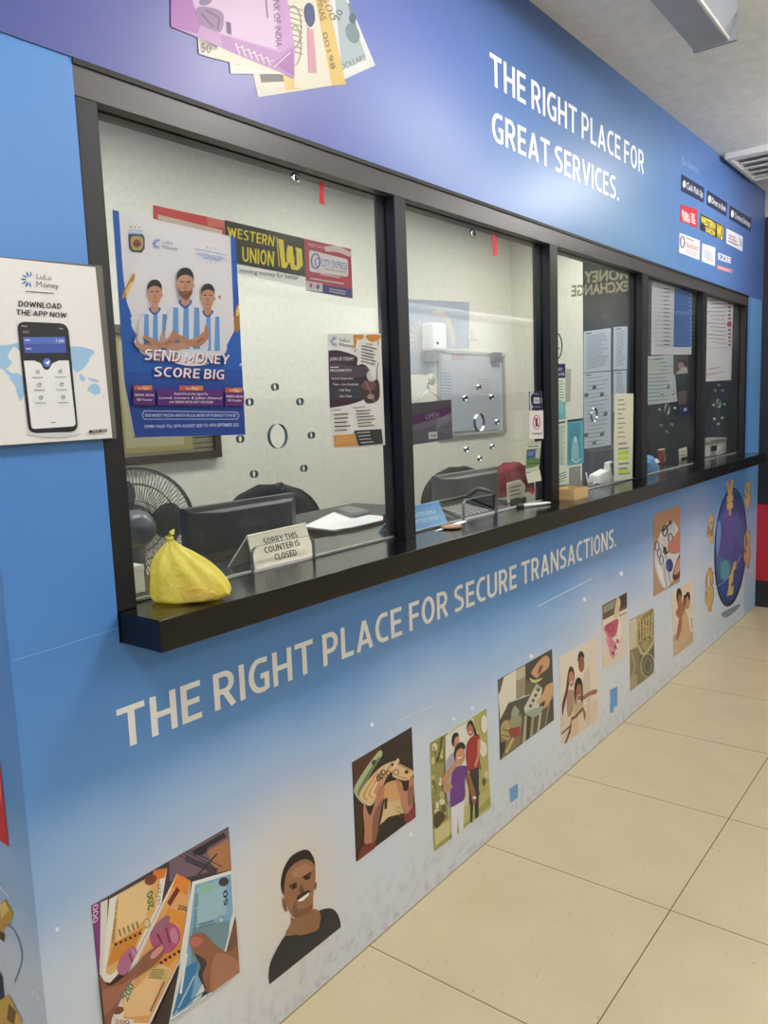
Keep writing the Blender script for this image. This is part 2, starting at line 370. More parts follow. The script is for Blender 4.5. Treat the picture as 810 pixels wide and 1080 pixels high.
def glass_mat():
    m = bpy.data.materials.new('window_glass'); nt, N, L = nodes(m)
    N.remove(N['Principled BSDF']); out = N['Material Output']
    t = N.new('ShaderNodeBsdfTransparent'); t.inputs[0].default_value = (.96, .97, .96, 1)
    g = N.new('ShaderNodeBsdfGlossy'); g.inputs['Roughness'].default_value = .02
    d = N.new('ShaderNodeBsdfDiffuse'); d.inputs[0].default_value = (.8, .82, .8, 1)
    ge = N.new('ShaderNodeNewGeometry'); vd = N.new('ShaderNodeVectorMath'); vd.operation = 'DOT_PRODUCT'
    L.new(ge.outputs['Incoming'], vd.inputs[0]); L.new(ge.outputs['True Normal'], vd.inputs[1])
    fr = mth(nt, 'ADD', mth(nt, 'MULTIPLY', mth(nt, 'POWER', mth(nt, 'SUBTRACT', 1.0, mth(nt, 'ABSOLUTE', vd.outputs['Value']), True), 5.0), .9), .035)
    tc = N.new('ShaderNodeTexCoord'); nz = N.new('ShaderNodeTexNoise'); nz.inputs['Scale'].default_value = 3; nz.inputs['Detail'].default_value = 5; L.new(tc.outputs['Object'], nz.inputs['Vector'])
    s = mth(nt, 'MULTIPLY', mth(nt, 'SUBTRACT', nz.outputs['Fac'], .42, True), .12)     # smears on the pane
    m1 = N.new('ShaderNodeMixShader'); L.new(s, m1.inputs[0]); L.new(t.outputs[0], m1.inputs[1]); L.new(d.outputs[0], m1.inputs[2])
    m2 = N.new('ShaderNodeMixShader'); L.new(fr, m2.inputs[0]); L.new(m1.outputs[0], m2.inputs[1]); L.new(g.outputs[0], m2.inputs[2])
    L.new(m2.outputs[0], out.inputs[0])
    return m
GLASS = glass_mat()
RIM = mat('cut_glass_edge', (96, 108, 100), .12, 0, .9)
BLACKAL = mat('black_aluminium', (22, 22, 26), .42, 0.0, .35)
HEADM = mat('black_aluminium_reflected', (60, 58, 60), .4, 0.0, .5)  # lighter copy of the black aluminium, reflected light put into its colour
GAP_SHADE = mat('shadow_gap_black', (10, 10, 12), .6)
LEDGEM = mat('black_laminate', (13, 13, 15), .18, 0, .4)
CREAM = plaster('cream_wall', (225, 223, 207))
DARKGL = mat('dark_panel', (44, 50, 56), .16, 0, .5)
BLACKP = mat('black_plastic', (40, 41, 44), .45, 0, .4, .2, 900)
GREYP = mat('grey_plastic', (120, 122, 122), .5)
WHITEP = mat('white_plastic', (228, 230, 228), .35)
CHROME = mat('chrome', (210, 210, 212), .15, 1.0)
FABRIC = mat('black_fabric', (44, 45, 48), .9, 0, .2, .5, 500)
MAROON = mat('maroon_fabric', (128, 44, 58), .8, 0, .2, .4, 500)
WOOD = mat('pale_wood', (206, 172, 118), .5)
# ------------------------------------------------------------------ the shell
struct(MB().box((-4, -5.2, -.06), (14, YB+.1, 0)).build('floor', floor_mat()))
struct(MB().box((-4, -5.2, CEIL), (14, YB+.1, CEIL+.08)).build('ceiling', plaster('ceiling_plaster', (226, 226, 226), bump=.35, sc_=18)))
w = MB().box((WX0, 0, 0), (WX1, .10, 1.028)).box((WX0, 0, 1.028), (XL, .10, HEAD+.01)).box((XR, 0, 1.028), (WX1, .10, HEAD+.01))
WALL = struct(w.build('wall_front', LOWER))
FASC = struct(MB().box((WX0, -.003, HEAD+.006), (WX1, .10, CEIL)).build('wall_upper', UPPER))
WLEFT = struct(MB().box((WX0, .10, 0), (WX0+.06, YB, CEIL)).build('wall_left', LOWER))
WBACK = struct(MB().box((WX0+.06, YB, 0), (WX1, YB+.1, CEIL)).build('wall_back', CREAM))
struct(MB().box((WX1, -.75, 0), (WX1+.1, YB+.1, CEIL)).build('wall_right', band_mat()))
struct(MB().box((XE, 1.205, 0), (XE+.08, YB, CEIL)).build('wall_inner', CREAM))
struct(MB().box((XE, .10, 0), (XE+.08, 1.205, CEIL)).build('window_6', DARKGL), 'dark panel with pale reflected lettering at the end of the office')
opp = bpy.data.materials.new('shopfront_opposite'); nt, N, L = nodes(opp); tc = N.new('ShaderNodeTexCoord'); sp = N.new('ShaderNodeSeparateXYZ'); L.new(tc.outputs['Object'], sp.inputs[0])
L.new(mixc(nt, mth(nt, 'GREATER_THAN', sp.outputs['Z'], 1.62), rgb((70, 66, 60)), rgb((232, 232, 230))), N['Principled BSDF'].inputs['Base Color'])
struct(MB().box((-4, -5.3, 0), (14, -5.2, CEIL)).build('wall_opposite', opp))
# window frame
hb = MB(); hb.box((XL, 0, 2.010), (XR, .075, HEAD)); hb.mi = 1; hb.box((XL, -.004, HEAD-.004), (XR, .075, HEAD+.006))  # black lip drawn in place of the shadow gap under the upper wall
struct(hb.build('trim_1', [HEADM, GAP_SHADE]), 'long black head rail above the windows')
k = 2
for a, b in [(XL, .867)]+MUL+[(5.362, XR)]:
    struct(MB().box((a, 0, LEDGE), (b, .101 if a < 1 or a > 5 else .07, 2.010)).build('trim_%d' % k, BLACKAL, bevel=.002), 'upright black window post, number %d counted from the left' % (k-1)); k += 1
xs = [.867, 1.739, 1.789, 2.65, 2.711, 3.568, 3.64, 4.473, 4.542, 5.362]
bd = MB()
for i in range(5): bd.box((xs[2*i], G1, LEDGE), (xs[2*i+1], G1+.006, LEDGE+.006))
struct(bd.build('trim_8', mat('glazing_bead', (190, 192, 190), .4)), 'thin pale glazing beads along the panes')
# panes with speech holes and pass-through cut-outs
from mathutils.geometry import tessellate_polygon
def pane(i, x0, x1, holes, arch=None):
    outer = [(x0, LEDGE)]
    if arch:
        a, b, h = arch; r = .018
        outer += [(a, LEDGE), (a, h-r)]+[(a+r-r*math.cos(t), h-r+r*math.sin(t)) for t in (.4, .8, 1.2, 1.57)]
        outer += [(b-r+r*math.sin(t), h-r+r*math.cos(t)) for t in (0, .4, .8, 1.2)]+[(b, h-r), (b, LEDGE)]
    outer += [(x1, LEDGE), (x1, 2.01), (x0, 2.01)]
    loops = [outer]
    for (hx, hz, r) in holes:
        n = 28 if r > .02 else 14
        loops.append([(hx+r*math.cos(-2*math.pi*q/n), hz+r*math.sin(-2*math.pi*q/n)) for q in range(n)])
    flat = [p for l in loops for p in l]
    tri = tessellate_polygon([[Vector((p[0], p[1], 0)) for p in l] for l in loops])
    n = len(flat); mb = MB()
    mb.add([(p[0], G0, p[1]) for p in flat]+[(p[0], G1, p[1]) for p in flat], [t for t in tri]+[tuple(q+n for q in reversed(t)) for t in tri])
    mb.mi = 1; o = 0; fs = []
    for l in loops:
        m = len(l)
        fs += [(o+q, o+(q+1) % m, o+(q+1) % m+n, o+q+n) for q in range(m)]
        o += m
    o0 = len(mb.v)-2*n
    mb.f += [tuple(q+o0 for q in f) for f in fs]; mb.m += [1]*len(fs)
    return struct(mb.build('window_%d' % i, [GLASS, RIM]), 'glass pane, number %d counted from the left' % i)
def hp(px, py, r): q = onY(px, py, G0); return (q.x, q.z, r)
H1 = [hp(294.5, 460, .0285)]+[hp(x, y, .0085) for x, y in ((291.6, 408), (264.8, 424), (318, 423.6), (255, 463), (330, 459), (269.6, 500), (322, 494), (297, 512.6))]
H2 = [hp(506.8, 445.5, .0285)]+[hp(x, y, .0085) for x, y in ((506.4, 408.5), (492, 420), (520, 419), (525.7, 445), (493.3, 474), (520.5, 471), (507.4, 483.6))]
H3 = [hp(627.8, 437.4, .0285)]+[hp(x, y, .0085) for x, y in ((628, 408.3), (619.5, 416.7), (636, 416), (639.6, 436.5), (619.4, 458.8), (636, 457.6), (628, 466.5))]
H4 = [hp(704.8, 431.5, .0285)]+[hp(x, y, .0085) for x, y in ((705.5, 407.5), (699.8, 414.5), (711, 414.3), (697, 432), (713, 430.5), (698.7, 449), (710, 448), (704.6, 455.5))]
H5 = [hp(759, 425.5, .0285)]+[hp(x, y, .0085) for x, y in ((759.4, 406.3), (755.5, 412), (763.4, 412), (753.6, 427.5), (765, 426.5), (754.8, 442), (763, 441), (758.8, 447.3))]
pane(1, .867, 1.739, H1, (1.198, 1.402, 1.150))
pane(2, 1.789, 2.65, H2, (2.095, 2.30, 1.157))
pane(3, 2.711, 3.568, H3)
pane(4, 3.64, 4.473, H4)
pane(5, 4.542, 5.362, H5)
# counter ledge and the worktop behind it
tag(MB().box((XL+.003, -.125, 1.03), (XR, .24, LEDGE)).build('counter_ledge', LEDGEM, bevel=.002), 'long glossy black counter ledge jutting out below the windows', 'counter')
wt = MB().box((WX0+.07, .26, .72), (5.6, .62, .75)).box((WX0+.07, .26, 0), (5.6, .29, .72))
tag(wt.build('office_worktop', mat('grey_laminate', (120, 120, 116), .4)), 'low grey worktop inside the office behind the black ledge', 'desk')
# ------------------------------------------------------------------ prints on the wall
def lettering(name, label, rows, y=0.0):
    O = thing(name, Vector((rows[0][1], y, rows[0][3])), label, 'lettering')
    for t, x0, x1, z0, z1, c, b in rows:
        words, full_w = sign_caps(t)
        for wd in words:
            P = Print('Y', y)
            for q in wd: P.face([Vector((x0+(x1-x0)*u, y-.0006-.00008*n_, z0+(z1-z0)*v)) for u, v, n_ in q], c)
            P.build('word', VINYL, O)
    return O
lettering('slogan_lettering', 'long pale slogan about secure transactions under the counter ledge', [('THE RIGHT PLACE FOR SECURE TRANSACTIONS.', .803, 3.262, .824, .905, (240, 240, 238), 0)])
lettering('slogan_lettering', 'white two-line slogan about great services on the blue upper wall', [('THE RIGHT PLACE FOR', 2.246, 3.566, 2.427, 2.520, (240, 242, 246), 0), ('GREAT SERVICES.', 2.252, 3.278, 2.264, 2.353, (240, 242, 246), 0)], -.003)
SK1, SK2, SK3 = (150, 98, 72), (196, 146, 112), (110, 70, 46)
PG = 'photo prints along the lower wall'
def photo(T, quad, basec, label, draw, th=.0012, name='photo_print', cat='picture', group=PG, d=0):
    P = Print('Y', d, T); P.base(quad, th, basec); draw(P)
    return tag(P.build(name, VINYL), label, cat, group)
# 1 rupee notes
def d_rupee(P):
    P.poly([(30,450),(110,430),(110,800),(60,800)], (120, 60, 120)); P.poly([(70,440),(110,420),(100,830),(70,820)], (226, 220, 216)); P.poly([(28,455),(75,435),(72,720)], (132, 66, 128))
    P.text('000', (60,530),(62,440),(34,455),(34,545),(230,214,230))
    P.poly([(320,290),(720,50),(740,290),(560,330),(400,420)], (74, 62, 70)); P.poly([(420,225),(720,60),(730,170),(640,280),(420,330)], (120, 98, 112))
    P.poly([(610,180),(718,115),(732,270),(650,290)], (176, 124, 84)); P.line([(540,190),(700,95)], 26, (52, 48, 56)); P.line([(500,215),(660,280)], 30, (72, 64, 84)); P.lines((470,200),(640,290),(520,170), 4, 5, (60, 54, 70))
    P.line([(560,300),(660,190)], 8, (60, 50, 60)); P.ell(580,175,34,22,(44,42,50),-30)
    # first orange note
    P.poly([(118,420),(385,270),(408,265),(380,440),(250,700),(120,840),(78,830)], (236, 232, 224)); P.poly([(160,400),(380,275),(350,470),(240,690),(125,800),(100,790)], (226, 178, 112))
    P.poly([(165,400),(330,310),(300,520),(150,640)], (236, 202, 150)); P.poly([(340,275),(408,262),(395,310),(330,330)], (224, 128, 56))
    P.poly([(140,640),(290,560),(230,690),(105,760)], (212, 140, 60)); P.text('RESERVE BANK OF INDIA', (140,640),(160,420),(150,425),(128,640),(70,66,66))
    P.text('200', (340,460),(334,370),(304,390),(312,480),(48,130,74),.02); P.text('167297', (372,440),(378,335),(360,345),(356,450),(110,96,90))
    P.ell(325,322,32,24,(126,72,52),-30); P.ell(305,540,18,26,(170,150,110)); P.ell(305,540,13,20,(226,196,150))
    for q in range(5): P.line([(165+q*22,570-q*10),(175+q*22,605-q*10)], 9, (150,132,100))
    for q in range(6): P.ell(150+q*24,645-q*11,7,7,(50,46,44))
    P.sm([(200,680),(240,655),(255,690),(240,760),(190,800),(158,780),(165,730)], (182, 112, 146)); P.line([(215,690),(235,740)], 10, (120,70,110)); P.line([(230,668),(246,700)], 8, (210,160,190))
    # second orange note
    P.poly([(455,290),(525,330),(490,690),(320,1048),(130,1048),(110,1010),(240,720)], (232, 226, 220)); P.poly([(455,290),(520,335),(485,690),(310,1040),(180,1040),(270,700),(420,380)], (226, 170, 110))
    P.poly([(460,292),(525,325),(505,400),(430,360)], (230, 140, 62)); P.poly([(455,355),(470,375),(420,455),(405,435)], (130, 48, 44)); P.text('200', (456,470),(505,480),(505,455),(462,445),(90,80,76),.02)
    P.poly([(410,460),(500,490),(480,690),(370,800),(300,760)], (226, 152, 64)); P.sm([(340,560),(400,530),(460,560),(472,620),(430,680),(380,690),(330,650),(318,600)], (176, 92, 128))
    P.line([(400,560),(420,640)], 12, (140,60,100)); P.line([(350,580),(380,640)], 10, (120,50,90)); P.ell(440,600,20,40,(202,130,160),-10); P.sm([(335,560),(400,500),(420,520),(360,590)], (156, 108, 128))
    P.poly([(370,740),(430,770),(320,1000),(200,1010),(180,930)], (236, 196, 146)); P.poly([(330,760),(420,770),(400,830),(310,800)], (206, 186, 120)); P.text('200', (205,935),(240,850),(215,835),(178,915),(84,140,80),.02); P.lines((330,770),(400,775),(310,810),5,5,(140,126,80))
    for q in range(5): P.ell(375+q*22,725+q*-12 if q<0 else 722-q*14+14,8,8,(60,52,44))
    P.line([(390,830),(320,980)], 10, (150,110,80)); P.ell(160,975,28,18,(120,66,48),-20); P.poly([(118,1010),(240,1020),(230,1048),(110,1048)], (232,222,214)); P.text('200',(140,1040),(215,1044),(215,1024),(140,1020),(150,120,100),.02)
    # blue note
    P.poly([(530,330),(735,270),(748,500),(700,680),(500,1040),(410,1048),(470,700)], (232, 234, 234)); P.poly([(545,345),(725,290),(735,480),(690,640),(490,1010),(430,1000),(500,700)], (132, 178, 210))
    P.poly([(555,360),(700,310),(700,490),(545,560)], (160, 196, 214)); P.poly([(570,345),(640,330),(630,380),(570,390)], (150,200,190)); P.text('50', (708,445),(706,368),(684,375),(690,455),(44,60,70),.03); P.ell(688,330,26,22,(70,60,66),-20)
    P.text('RESERVE BANK', (552,560),(562,380),(548,385),(534,570),(70,90,110)); P.ell(674,520,18,20,(120,140,150)); P.ell(674,520,12,14,(170,200,214)); P.lines((560,545),(650,520),(560,575),3,8,(96,126,146))
    P.poly([(530,570),(720,520),(700,700),(520,800)], (120, 150, 164)); P.line([(740,500),(690,700)], 8, (235,235,235))
    P.poly([(490,760),(560,720),(520,930),(420,1040)], (60, 124, 176)); P.line([(500,690),(470,890)], 12, (238,238,236)); P.line([(470,720),(420,950)], 8, (225,228,230)); P.line([(540,800),(440,1000)], 6, (190,215,235))
    P.poly([(430,1000),(620,880),(560,960),(430,1048)], (150, 186, 214)); P.line([(420,1020),(600,900)], 8, (236,238,240)); P.line([(430,985),(620,860)], 5, (60,110,160))
    P.poly([(330,1048),(470,730),(410,1048)], (60, 52, 50)); P.poly([(745,500),(768,640),(700,680)], (120,86,66))
    # hands
    P.sm([(55,800),(110,850),(200,790),(300,690),(350,655),(385,660),(380,700),(320,760),(220,830),(180,900),(130,1000),(110,1060),(40,1060)], (142, 92, 74)); P.sm([(75,880),(180,840),(250,790),(150,930),(80,1000)], (164,112,90)); P.sm([(330,680),(372,650),(380,670),(340,710),(318,712)], (214, 150, 152))
    P.sm([(515,620),(540,590),(590,590),(640,640),(700,680),(770,650),(790,800),(700,860),(600,880),(580,790),(600,730),(540,690)], (150, 100, 76)); P.sm([(640,700),(720,700),(770,760),(690,850),(620,870)], (172,122,94)); P.sm([(520,620),(545,602),(578,615),(570,645),(535,655)], (196, 110, 100)); P.sm([(540,690),(600,730),(580,800),(600,870),(560,800),(570,750)], (66,62,66))
photo((90,860,4.765), [(28,455),(718,57),(767,783),(400,1048),(90,1060)], (86, 66, 62), 'square photo print of a hand holding orange and blue banknotes', d_rupee)
# 2 portrait of a man
P = Print('Y', 0, (265,880,6.355)); P.off = .001
P.sm([(122,1006),(115,940),(130,850),(190,730),(240,655),(330,600),(440,520),(530,495),(580,530),(598,620)], (47, 45, 50), clip=False)
P.v, P.f, P.c = [], [], []
body = catmull([(240,660),(330,640),(440,520),(530,495),(575,530),(597,590)], False)+[(598,622),(122,1004)]+catmull([(118,985),(115,940),(130,850),(190,730),(240,660)], False)
P.poly(body, (48, 46, 52))
P.poly(catmull([(265,555),(300,560),(410,500),(460,530),(455,600),(400,655),(310,668),(228,675),(262,600)]), (150, 106, 76))
P.sm([(300,660),(380,640),(450,590),(440,640),(330,675)], (150, 106, 76))
P.sm([(205,330),(212,240),(270,160),(350,120),(415,150),(428,250),(425,330),(412,420),(408,500),(360,540),(290,560),(250,510),(222,430)], (156, 112, 82))
P.sm([(270,250),(350,200),(400,220),(395,250),(300,290)], (176, 130, 98)); P.sm([(300,440),(310,500),(400,470),(408,420),(400,510),(340,545),(290,555),(270,500)], (126, 90, 64))
P.sm([(196,320),(215,230),(262,150),(330,108),(380,105),(412,150),(424,210),(400,180),(350,165),(280,200),(235,260),(220,330),(215,400),(200,370)], (38, 33, 32))
P.sm([(205,435),(220,430),(238,500),(228,518),(210,480)], (140, 98, 70)); P.sm([(425,320),(436,330),(430,370),(420,360)], (120, 82, 58))
P.line([(252,350),(300,325)], 13, (40,32,28)); P.line([(345,290),(398,255)], 13, (40,32,28)); P.ell(285,352,24,11,(64,46,36),-30); P.ell(375,290,24,11,(64,46,36),-30); P.ell(285,353,8,7,(20,16,16)); P.ell(376,291,8,7,(20,16,16))
P.sm([(330,330),(350,370),(352,392),(330,390),(318,380)], (118, 80, 56)); P.sm([(302,420),(330,395),(380,372),(392,390),(345,410),(310,445)], (46, 34, 28)); P.sm([(310,440),(345,415),(385,388),(372,420),(340,445),(318,452)], (244, 242, 238)); P.line([(312,452),(345,446),(380,412)], 6, (150,80,66))
tag(P.build('photo_print', VINYL), 'cut-out portrait print of a smiling person in a dark shirt', 'picture', PG)
# 3 hands with euro notes
def d_cash(P):
    P.poly([(75,330),(280,215),(260,320),(110,520),(90,560)], (84, 52, 40)); P.poly([(90,540),(160,640),(160,900),(240,950),(110,1035)], (66, 42, 34)); P.poly([(280,210),(498,85),(520,340),(380,320),(290,320)], (54, 42, 36))
    P.sm([(90,510),(160,390),(265,250),(285,285),(200,400),(130,540),(160,620),(190,640),(150,625),(95,560)], (176, 186, 148)); P.sm([(120,520),(240,320),(275,300),(215,400),(135,560)], (112, 132, 84)); P.ell(228,330,14,20,(56,70,66),30)
    P.sm([(130,545),(220,420),(300,350),(395,318),(400,360),(330,420),(300,480),(250,590),(200,640),(150,605)], (222, 192, 150))
    for q in range(5): P.sm([(150+q*20,560-q*8),(240+q*22,410-q*12),(262+q*22,402-q*12),(190+q*18,590-q*10),(170+q*18,600-q*10)], [(206,158,104),(226,196,148),(210,160,112),(230,204,160),(206,150,104)][q])
    P.text('50', (250,470),(300,440),(290,390),(250,420),(70,44,36),.02); P.ring(292,402,16,18,7,(70,44,36)); P.ring(262,440,14,18,7,(80,50,40)); P.ring(330,405,14,16,6,(90,58,44)); P.ell(360,348,10,14,(60,44,40))
    P.poly([(360,370),(385,325),(515,395),(490,455),(420,460),(360,430)], (222, 190, 142)); P.poly([(395,300),(412,312),(372,380),(355,370)], (226,208,178)); P.poly([(395,330),(505,385),(500,400),(390,345)], (190,150,108)); P.ell(460,398,14,14,(64,48,44)); P.ring(385,400,18,20,6,(110,72,52)); P.lines((400,430),(480,450),(398,448),2,5,(150,110,80))
    P.sm([(290,520),(330,470),(420,470),(430,600),(340,620),(300,600)], (214, 164, 112)); P.poly([(300,610),(420,600),(440,690),(330,720),(270,775),(290,690)], (212, 190, 140)); P.poly([(300,590),(325,580),(320,660),(302,665)], (60,50,46)); P.lines((380,640),(420,660),(390,700),3,5,(150,124,90))
    P.sm([(150,690),(160,630),(190,700),(210,690),(240,590),(270,510),(300,500),(290,600),(240,720),(225,800),(215,910),(160,905),(160,800)], (184, 130, 104)); P.sm([(225,700),(290,600),(270,700),(250,850),(215,905)], (140, 92, 74))
    P.sm([(380,460),(400,455),(440,530),(470,520),(480,440),(505,440),(512,520),(500,640),(460,705),(425,650),(410,560)], (186, 132, 106)); P.sm([(470,520),(505,500),(505,600),(470,640)], (150,100,80)); P.sm([(430,700),(470,690),(520,620),(530,720),(460,760)], (130, 60, 60)); P.sm([(130,950),(160,915),(240,905),(210,970),(110,1040)], (120, 56, 46))
photo((360,755,6.756), [(75,332),(499,80),(525,720),(105,1037)], (48, 37, 32), 'dark photo print of two hands fanning out brown banknotes', d_cash)
# 4 family in a park
def d_family(P):
    P.poly([(50,310),(170,240),(150,540),(180,860),(70,885)], (150,146,84)); P.poly([(330,120),(430,75),(455,740),(370,780),(380,300)], (176,170,104))
    for q in range(46):
        x = random.choice([random.uniform(55,150), random.uniform(345,445)]); y = random.uniform(300,880)-(0 if x < 200 else (x-50)*.5)
        P.ell(x, y, random.uniform(8,20), random.uniform(12,30), random.choice([(120,124,60),(196,186,120),(92,98,50),(206,200,150),(160,150,80),(226,220,186)]))
    P.poly([(150,260),(340,140),(330,500),(150,640)], (222,222,214)); P.ell(410,180,22,60,(220,220,206)); P.ell(405,350,24,50,(222,220,204)); P.line([(130,265),(120,350),(95,430)], 8, (70,60,44)); P.line([(70,330),(90,400),(105,440)], 6, (70,60,44))
    P.poly([(70,885),(455,600),(455,745),(80,1030)], (190,184,120)); P.poly([(80,1000),(300,830),(450,660),(455,720),(80,1032)], (160,158,84)); P.poly([(80,890),(230,790),(200,900),(90,990)], (206,198,146))
    P.sm([(75,800),(110,760),(150,800),(90,880)], (84,66,44))
    # man behind
    P.sm([(150,480),(170,400),(215,370),(260,420),(250,700),(170,720)], (176,168,182)); P.sm([(130,540),(160,500),(210,440),(220,470),(160,560)], SK2); P.ell(220,295,24,48,SK2); P.sm([(190,300),(200,250),(228,236),(240,262),(215,270),(205,330)], (40,34,32))
    # woman in red
    P.sm([(290,330),(310,280),(350,250),(378,260),(380,340),(372,480),(310,500),(288,420)], (160,44,46)); P.poly([(312,490),(375,470),(372,800),(350,815),(340,640),(330,835),(316,840)], (46,44,50)); P.sm([(365,290),(384,290),(376,400),(352,470),(345,450),(362,390)], SK2); P.ell(318,215,24,46,(176,122,94)); P.sm([(290,220),(300,170),(325,155),(345,200),(362,250),(345,255),(335,210),(312,180)], (40,32,32)); P.line([(306,235),(326,232)], 6, (240,236,232))
    # child in purple
    P.sm([(195,500),(230,465),(290,460),(300,500),(280,560),(276,680),(190,735),(182,650)], (104,56,132)); P.sm([(130,560),(150,520),(205,440),(225,450),(180,530),(160,560),(195,590),(180,620),(140,635)], SK2); P.sm([(290,520),(305,500),(345,620),(355,690),(340,720),(325,680),(310,600)], SK1); P.ell(343,672,12,10,(230,230,230))
    P.ell(245,390,36,58,SK2); P.sm([(205,380),(220,325),(255,300),(280,320),(278,350),(250,340),(222,370),(216,430)], (40,34,32)); P.line([(228,410),(260,400)], 7, (240,238,232)); P.poly([(185,740),(275,690),(268,880),(240,905),(230,800),(225,925),(190,945)], (226,226,232))
photo((445,735,6.35), [(50,310),(430,76),(455,738),(78,1032)], (206,204,170), 'photo print of a family of three hugging in a sunny park', d_family)
# 5 cash drawer
def d_drawer(P):
    P.poly([(135,325),(320,210),(320,500),(180,540),(100,700),(85,480)], (220,214,200)); P.poly([(85,350),(135,322),(95,475)], (96,90,80)); P.poly([(240,260),(325,210),(320,480),(240,520)], (150,142,120)); P.poly([(240,270),(320,225),(318,320),(240,360)], (190,182,160)); P.poly([(318,210),(345,195),(345,360),(325,380)], (80,74,66))
    P.poly([(340,200),(560,80),(565,400),(420,520),(330,470)], (74,68,58)); P.poly([(330,360),(430,330),(420,460),(320,500)], (104,100,80))
    P.poly([(170,550),(360,480),(420,640),(180,720)], (74,76,66)); P.line([(170,550),(355,480)], 10, (190,186,170)); P.poly([(200,620),(230,570),(270,620),(240,720),(190,740)], (150,156,140))
    for q in range(9): P.poly([(280+q*34,680-q*18),(300+q*34,665-q*18),(295+q*30,905-q*24),(262+q*32,930-q*24)], [(96,88,70),(176,168,140),(70,64,54),(166,152,118),(98,92,76),(196,186,166),(120,96,80),(150,140,120),(84,78,70)][q])
    P.poly([(100,760),(290,640),(280,900),(105,1050)], (130,116,84)); P.sm([(110,740),(160,700),(190,760),(180,870),(110,850)], (176,158,110)); P.sm([(180,780),(260,760),(270,830),(190,850)], (150,60,58)); P.line([(120,780),(190,800)], 9, (80,70,50)); P.line([(110,830),(180,850)], 8, (96,84,58)); P.line([(150,985),(215,860)], 22, (196,172,120)); P.poly([(100,905),(150,880),(140,960),(105,1050)], (56,48,42)); P.sm([(180,700),(270,660),(280,740),(190,770)], (150,150,116))
    P.poly([(305,600),(415,385),(470,420),(430,640),(380,670),(315,640)], (206,204,186)); P.poly([(420,380),(465,415),(440,450),(400,430)], (170,170,150)); 
    for q in range(4): P.ell(365+q*22,575-q*46,13,16,(70,76,66),20)
    P.sm([(320,630),(400,600),(480,580),(440,650),(370,672)], (160,170,150))
    P.sm([(370,280),(440,180),(500,135),(530,170),(520,240),(450,300),(420,330),(385,310)], (196,152,116)); P.sm([(430,270),(455,220),(470,230),(440,300)], (120,60,50)); P.sm([(355,330),(400,350),(470,330),(430,365),(380,370)], (214,196,140))
    P.sm([(420,540),(470,470),(500,400),(565,370),(568,460),(520,560),(480,600),(490,530),(440,560)], (206,164,120))
photo((515,675,8.31), [(83,350),(556,78),(573,700),(102,1053)], (86,80,66), 'photo print of hands sorting dollar notes in a cash drawer', d_drawer)
# 6 family on a beach
def d_beach(P):
    P.poly([(80,260),(400,100),(400,560),(90,760)], (226,214,200)); P.poly([(90,760),(400,620),(400,800),(90,1010)], (222,204,180)); P.line([(90,915),(200,820)], 16, (120,104,90))
    P.sm([(275,450),(300,370),(330,360),(335,500),(340,640),(330,835),(312,840),(310,640),(270,600)], (212,196,176)); P.ell(262,320,26,72,(150,96,70)); P.sm([(232,290),(238,235),(262,212),(285,240),(284,270),(258,255),(240,300)], (34,30,30)); P.sm([(270,600),(330,555),(388,535),(388,570),(330,590),(270,630)], SK1)
    P.sm([(140,560),(165,540),(200,560),(195,700),(160,770),(140,720)], (176,140,120)); P.sm([(100,660),(130,540),(145,420),(165,345),(195,360),(205,440),(195,470),(170,420),(150,540),(120,680),(104,760)], (70,40,38)); P.ell(178,450,24,66,(188,134,108)); P.line([(168,480),(190,470)], 6, (240,236,230))
    P.sm([(205,560),(235,640),(275,630),(270,720),(215,760),(195,720)], (196,178,140)); P.sm([(200,560),(210,470),(235,435),(265,460),(275,560),(270,650),(250,600),(235,490),(220,560),(215,670)], (42,30,28)); P.ell(242,560,24,70,(160,102,76)); P.line([(232,590),(255,580)], 6, (240,230,224)); P.sm([(205,760),(270,690),(280,710),(230,760),(170,900),(130,1000),(118,1000),(160,870),(180,770)], SK3); P.sm([(275,700),(300,740),(290,800),(280,760)], SK1)
    P.poly([(180,800),(235,760),(235,900),(165,960)], (214,190,166))
photo((580,660,8.0), [(75,270),(400,85),(412,790),(95,1015)], (226,216,204), 'pale photo print of a family of three laughing together', d_beach)
# 7 hand with pink notes
def d_pink(P):
    P.poly([(90,210),(323,85),(325,235),(90,355)], (92,84,76)); P.poly([(100,225),(215,155),(200,235),(100,290)], (150,142,130)); P.poly([(250,130),(322,88),(324,215),(250,245)], (66,60,54)); P.poly([(90,355),(325,240),(325,700),(95,800)], (222,212,200)); P.line([(250,310),(322,278)], 9, (90,84,78))
    P.sm([(200,300),(225,150),(245,135),(262,180),(240,300),(230,345),(205,330)], (214,186,152))
    P.sm([(105,420),(200,350),(240,350),(235,420),(210,500),(150,520)], (190,80,110)); P.ring(165,425,30,34,10,(150,50,84)); P.poly([(115,440),(160,510),(220,560),(260,480),(272,540),(220,690),(185,730),(160,660)], (222,150,166)); P.poly([(130,470),(230,600),(215,660),(165,600)], (206,120,146)); P.poly([(245,350),(270,380),(260,560),(200,720),(230,560)], (236,226,222)); P.line([(120,520),(180,700)], 6, (170,80,110))
    for q in range(3): P.ell(236-q*22,550+q*58,11,22,(110,60,70),-20)
    P.sm([(95,720),(150,640),(190,735),(310,690),(320,720),(100,800)], (226,206,178))
photo((625,615,9.0), [(90,210),(323,85),(325,690),(95,808)], (214,202,188), 'small photo print of a hand counting pink banknotes', d_pink)
